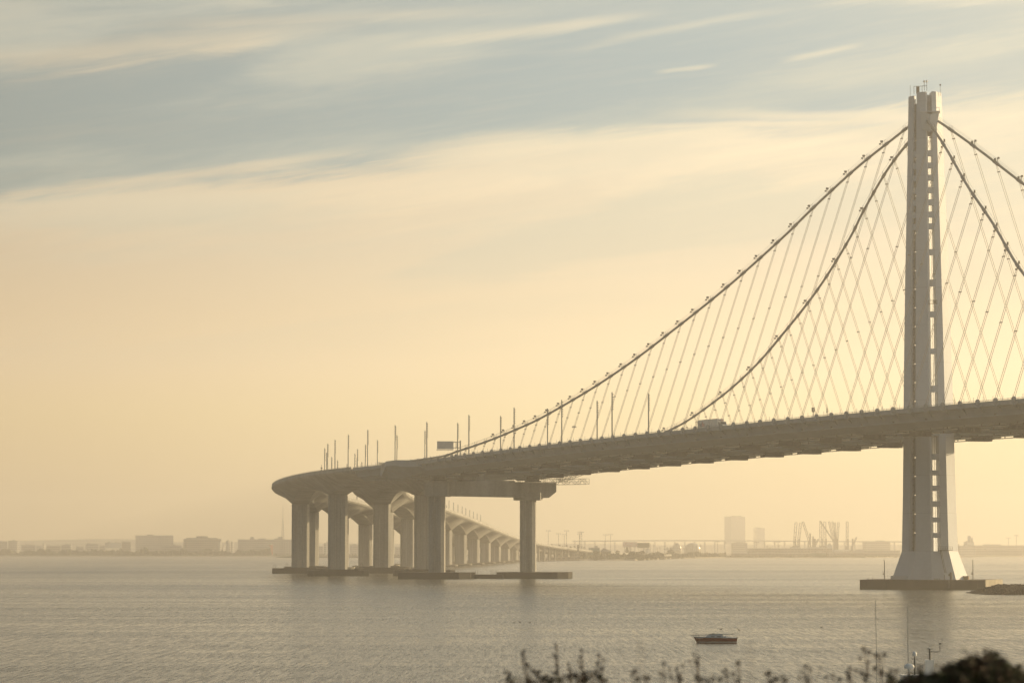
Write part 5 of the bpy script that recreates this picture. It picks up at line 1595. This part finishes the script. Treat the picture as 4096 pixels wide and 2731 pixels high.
weeds = [(2091, 2591, 12.0, [(0, 2597, 9), (3, 2615, 9), (5, 2632, 8), (11, 2652, 10), (16, 2668, 8), (-4, 2640, 5), (24, 2676, 12)], 'spiky'),
         (2222, 2566, 12.4, [(0, 2575, 8), (1, 2594, 8), (0, 2612, 9), (2, 2630, 9), (-1, 2655, 10), (3, 2690, 16), (-6, 2712, 18)], 'tallest'),
         (2031, 2680, 11.6, [(0, 2685, 10), (5, 2700, 12), (-6, 2716, 12)], 'short'),
         (2325, 2600, 12.2, [(0, 2606, 10), (3, 2630, 9), (-2, 2650, 10), (2, 2672, 12), (8, 2690, 14), (-10, 2700, 16), (0, 2718, 22)], 'dense-headed'),
         (2395, 2618, 11.8, [(0, 2624, 10), (8, 2640, 9), (-8, 2650, 10), (5, 2665, 10), (-6, 2684, 12), (4, 2706, 14)], 'bushy'),
         (2160, 2676, 12.1, [(0, 2680, 12), (-12, 2694, 12), (12, 2704, 14), (0, 2718, 20), (-24, 2722, 14), (22, 2722, 14)], 'leafy'),
         (2280, 2655, 12.3, [(0, 2660, 9), (-6, 2676, 10), (7, 2690, 12), (-2, 2706, 14)], 'thin'),
         (2370, 2690, 11.5, [(0, 2694, 14), (12, 2704, 16), (-14, 2712, 16)], 'low'),
         (2536, 2672, 11.2, [(0, 2680, 12), (-6, 2698, 8)], 'round-headed'),
         (2577, 2700, 11.0, [(0, 2706, 14), (8, 2714, 12), (-9, 2718, 12)], 'clumped'),
         (2652, 2640, 11.4, [(0, 2646, 11), (-6, 2690, 12), (4, 2702, 8)], 'pale'),
         (2705, 2655, 11.4, [(0, 2668, 11), (14, 2664, 8), (-12, 2672, 8), (8, 2700, 14), (-16, 2702, 8), (10, 2716, 16)], 'branching'),
         (2787, 2606, 11.8, [(-3, 2618, 8), (0, 2634, 10), (3, 2646, 13), (-1, 2654, 10), (-16, 2640, 6), (2, 2712, 16), (14, 2720, 14)], 'dark-bloomed'),
         (2899, 2670, 11.0, [(0, 2675, 13), (-5, 2690, 7)], 'round-topped'),
         (2953, 2640, 11.3, [(0, 2644, 12), (-8, 2656, 7), (-14, 2696, 12), (-24, 2704, 10), (2, 2720, 12)], 'forked'),
         (2850, 2704, 10.8, [(0, 2708, 14), (14, 2712, 12), (-10, 2722, 16)], 'squat'),
         (3067, 2680, 10.8, [(0, 2686, 13), (10, 2694, 12), (22, 2712, 14), (4, 2722, 16)], 'slanting'),
         (3130, 2694, 10.8, [(0, 2698, 8), (-10, 2712, 12), (8, 2722, 14)], 'small'),
         (3230, 2655, 11.0, [(0, 2660, 12), (6, 2672, 10), (-9, 2684, 9), (0, 2698, 10), (26, 2668, 6), (-20, 2706, 9), (4, 2720, 12)], 'knobbly'),
         (3330, 2690, 11.0, [(0, 2694, 10), (-12, 2704, 10), (12, 2710, 12)], 'fine'),
         (3400, 2660, 11.2, [(0, 2664, 9), (10, 2676, 10), (-10, 2690, 12), (0, 2708, 16)], 'wispy'),
         (3459, 2590, 11.4, [(0, 2595, 13), (12, 2602, 12), (-8, 2636, 11), (4, 2648, 9), (-12, 2690, 14), (20, 2674, 10), (0, 2705, 20)], 'tall branching'),
         (3512, 2610, 11.5, [(0, 2616, 13), (14, 2612, 11), (-12, 2622, 9), (10, 2636, 8), (-6, 2664, 12), (12, 2690, 14)], 'broad-headed'),
         (3560, 2672, 11.5, [(0, 2676, 10), (10, 2688, 12), (-12, 2696, 12), (4, 2710, 16)], 'ragged')]
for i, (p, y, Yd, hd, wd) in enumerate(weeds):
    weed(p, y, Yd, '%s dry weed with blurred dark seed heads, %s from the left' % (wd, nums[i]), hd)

# faint far-out-of-focus stems, very near the lens
for i, (p, y) in enumerate(((2562, 2560), (3001, 2575), (2000, 2700))):
    Yd = 4.5; top = pt(p, y, Yd); base = Vector((top.x, Yd, bank_z(top.x, Yd)))
    e = empty('grass_stalk', base, 'ghostly thin grass stalk very close to the lens, %s from the left' % nums[i], 'grass stalk', 'thin stalks near the lens')
    MB().tube([base, base.lerp(top, .6) + Vector((.01, 0, 0)), top], .0016, 5, .0007).build('stem', M_DRY, e)
    sd = MB(); rr = random.Random(i)
    for k in range(4): blob(sd, top - Vector((0, 0, .006 * k)), .003, 6, rr)
    sd.build('plant_matter', M_SEED, e)  # seed tuft at the stalk tip


def bush(name, label, outline, Yd, seed, leafcount):
    """bush whose crown top follows (px, py) points; filled with leaf faces and twigs"""
    rr = random.Random(seed)
    x0 = pt(outline[0][0], 2700, Yd).x; x1 = pt(outline[-1][0], 2700, Yd).x
    zb = bank_z((x0 + x1) / 2, Yd)
    e = empty(name, ((x0 + x1) / 2, Yd, zb), label, 'bush')
    def top(px_):
        for (a, ya), (b_, yb) in zip(outline[:-1], outline[1:]):
            if a <= px_ <= b_: return ya + (yb - ya) * (px_ - a) / (b_ - a)
        return outline[-1][1]
    base_top = top
    def top(px_): return base_top(px_) + 26 * (mnoise.noise(Vector((px_ * .045, seed, 0))) + .7 * mnoise.noise(Vector((px_ * .12, seed, 3)))) + solid[0]
    solid = [44]
    lf = MB(); lb = MB(); st_ = MB()
    for k in range(leafcount):
        px_ = rr.uniform(outline[0][0], outline[-1][0]); dyv = rr.gauss(0, .35)
        yt = top(px_) + abs(rr.gauss(0, 1)) ** 1.2 * 55
        Yk = Yd + dyv
        c = pt(px_, yt, Yk)
        if c.z < zb: continue
        (lf if rr.random() < .45 else lb)
        blob(lf if rr.random() < .5 else lb, c, rr.uniform(.015, .035), 5, rr)
    solid[0] = 0
    for k in range(int((outline[-1][0] - outline[0][0]) / 5)):
        px_ = rr.uniform(outline[0][0] + 10, outline[-1][0] - 10)
        yt = top(px_) + rr.uniform(-14, 60)
        c = pt(px_, yt, Yd + rr.gauss(0, .25)); b_ = Vector(((x0 + x1) / 2 + (c.x - (x0 + x1) / 2) * .5, Yd, zb))
        m_ = b_.lerp(c, .6) + Vector((rr.uniform(-.05, .05), 0, 0))
        st_.tube([b_, m_, c], .006, 4, .0015)
        for f in (.86, .93, 1.0): blob(lb if rr.random() < .6 else lf, m_.lerp(c, f) + Vector((rr.uniform(-.012, .012), 0, 0)), rr.uniform(.009, .019) * (1.5 - f * .5), 16, rr)
    st_.build('stems', M_BARK, e); lf.build('green_leaves', M_GRN, e); lb.build('brown_leaves', M_BRN, e)


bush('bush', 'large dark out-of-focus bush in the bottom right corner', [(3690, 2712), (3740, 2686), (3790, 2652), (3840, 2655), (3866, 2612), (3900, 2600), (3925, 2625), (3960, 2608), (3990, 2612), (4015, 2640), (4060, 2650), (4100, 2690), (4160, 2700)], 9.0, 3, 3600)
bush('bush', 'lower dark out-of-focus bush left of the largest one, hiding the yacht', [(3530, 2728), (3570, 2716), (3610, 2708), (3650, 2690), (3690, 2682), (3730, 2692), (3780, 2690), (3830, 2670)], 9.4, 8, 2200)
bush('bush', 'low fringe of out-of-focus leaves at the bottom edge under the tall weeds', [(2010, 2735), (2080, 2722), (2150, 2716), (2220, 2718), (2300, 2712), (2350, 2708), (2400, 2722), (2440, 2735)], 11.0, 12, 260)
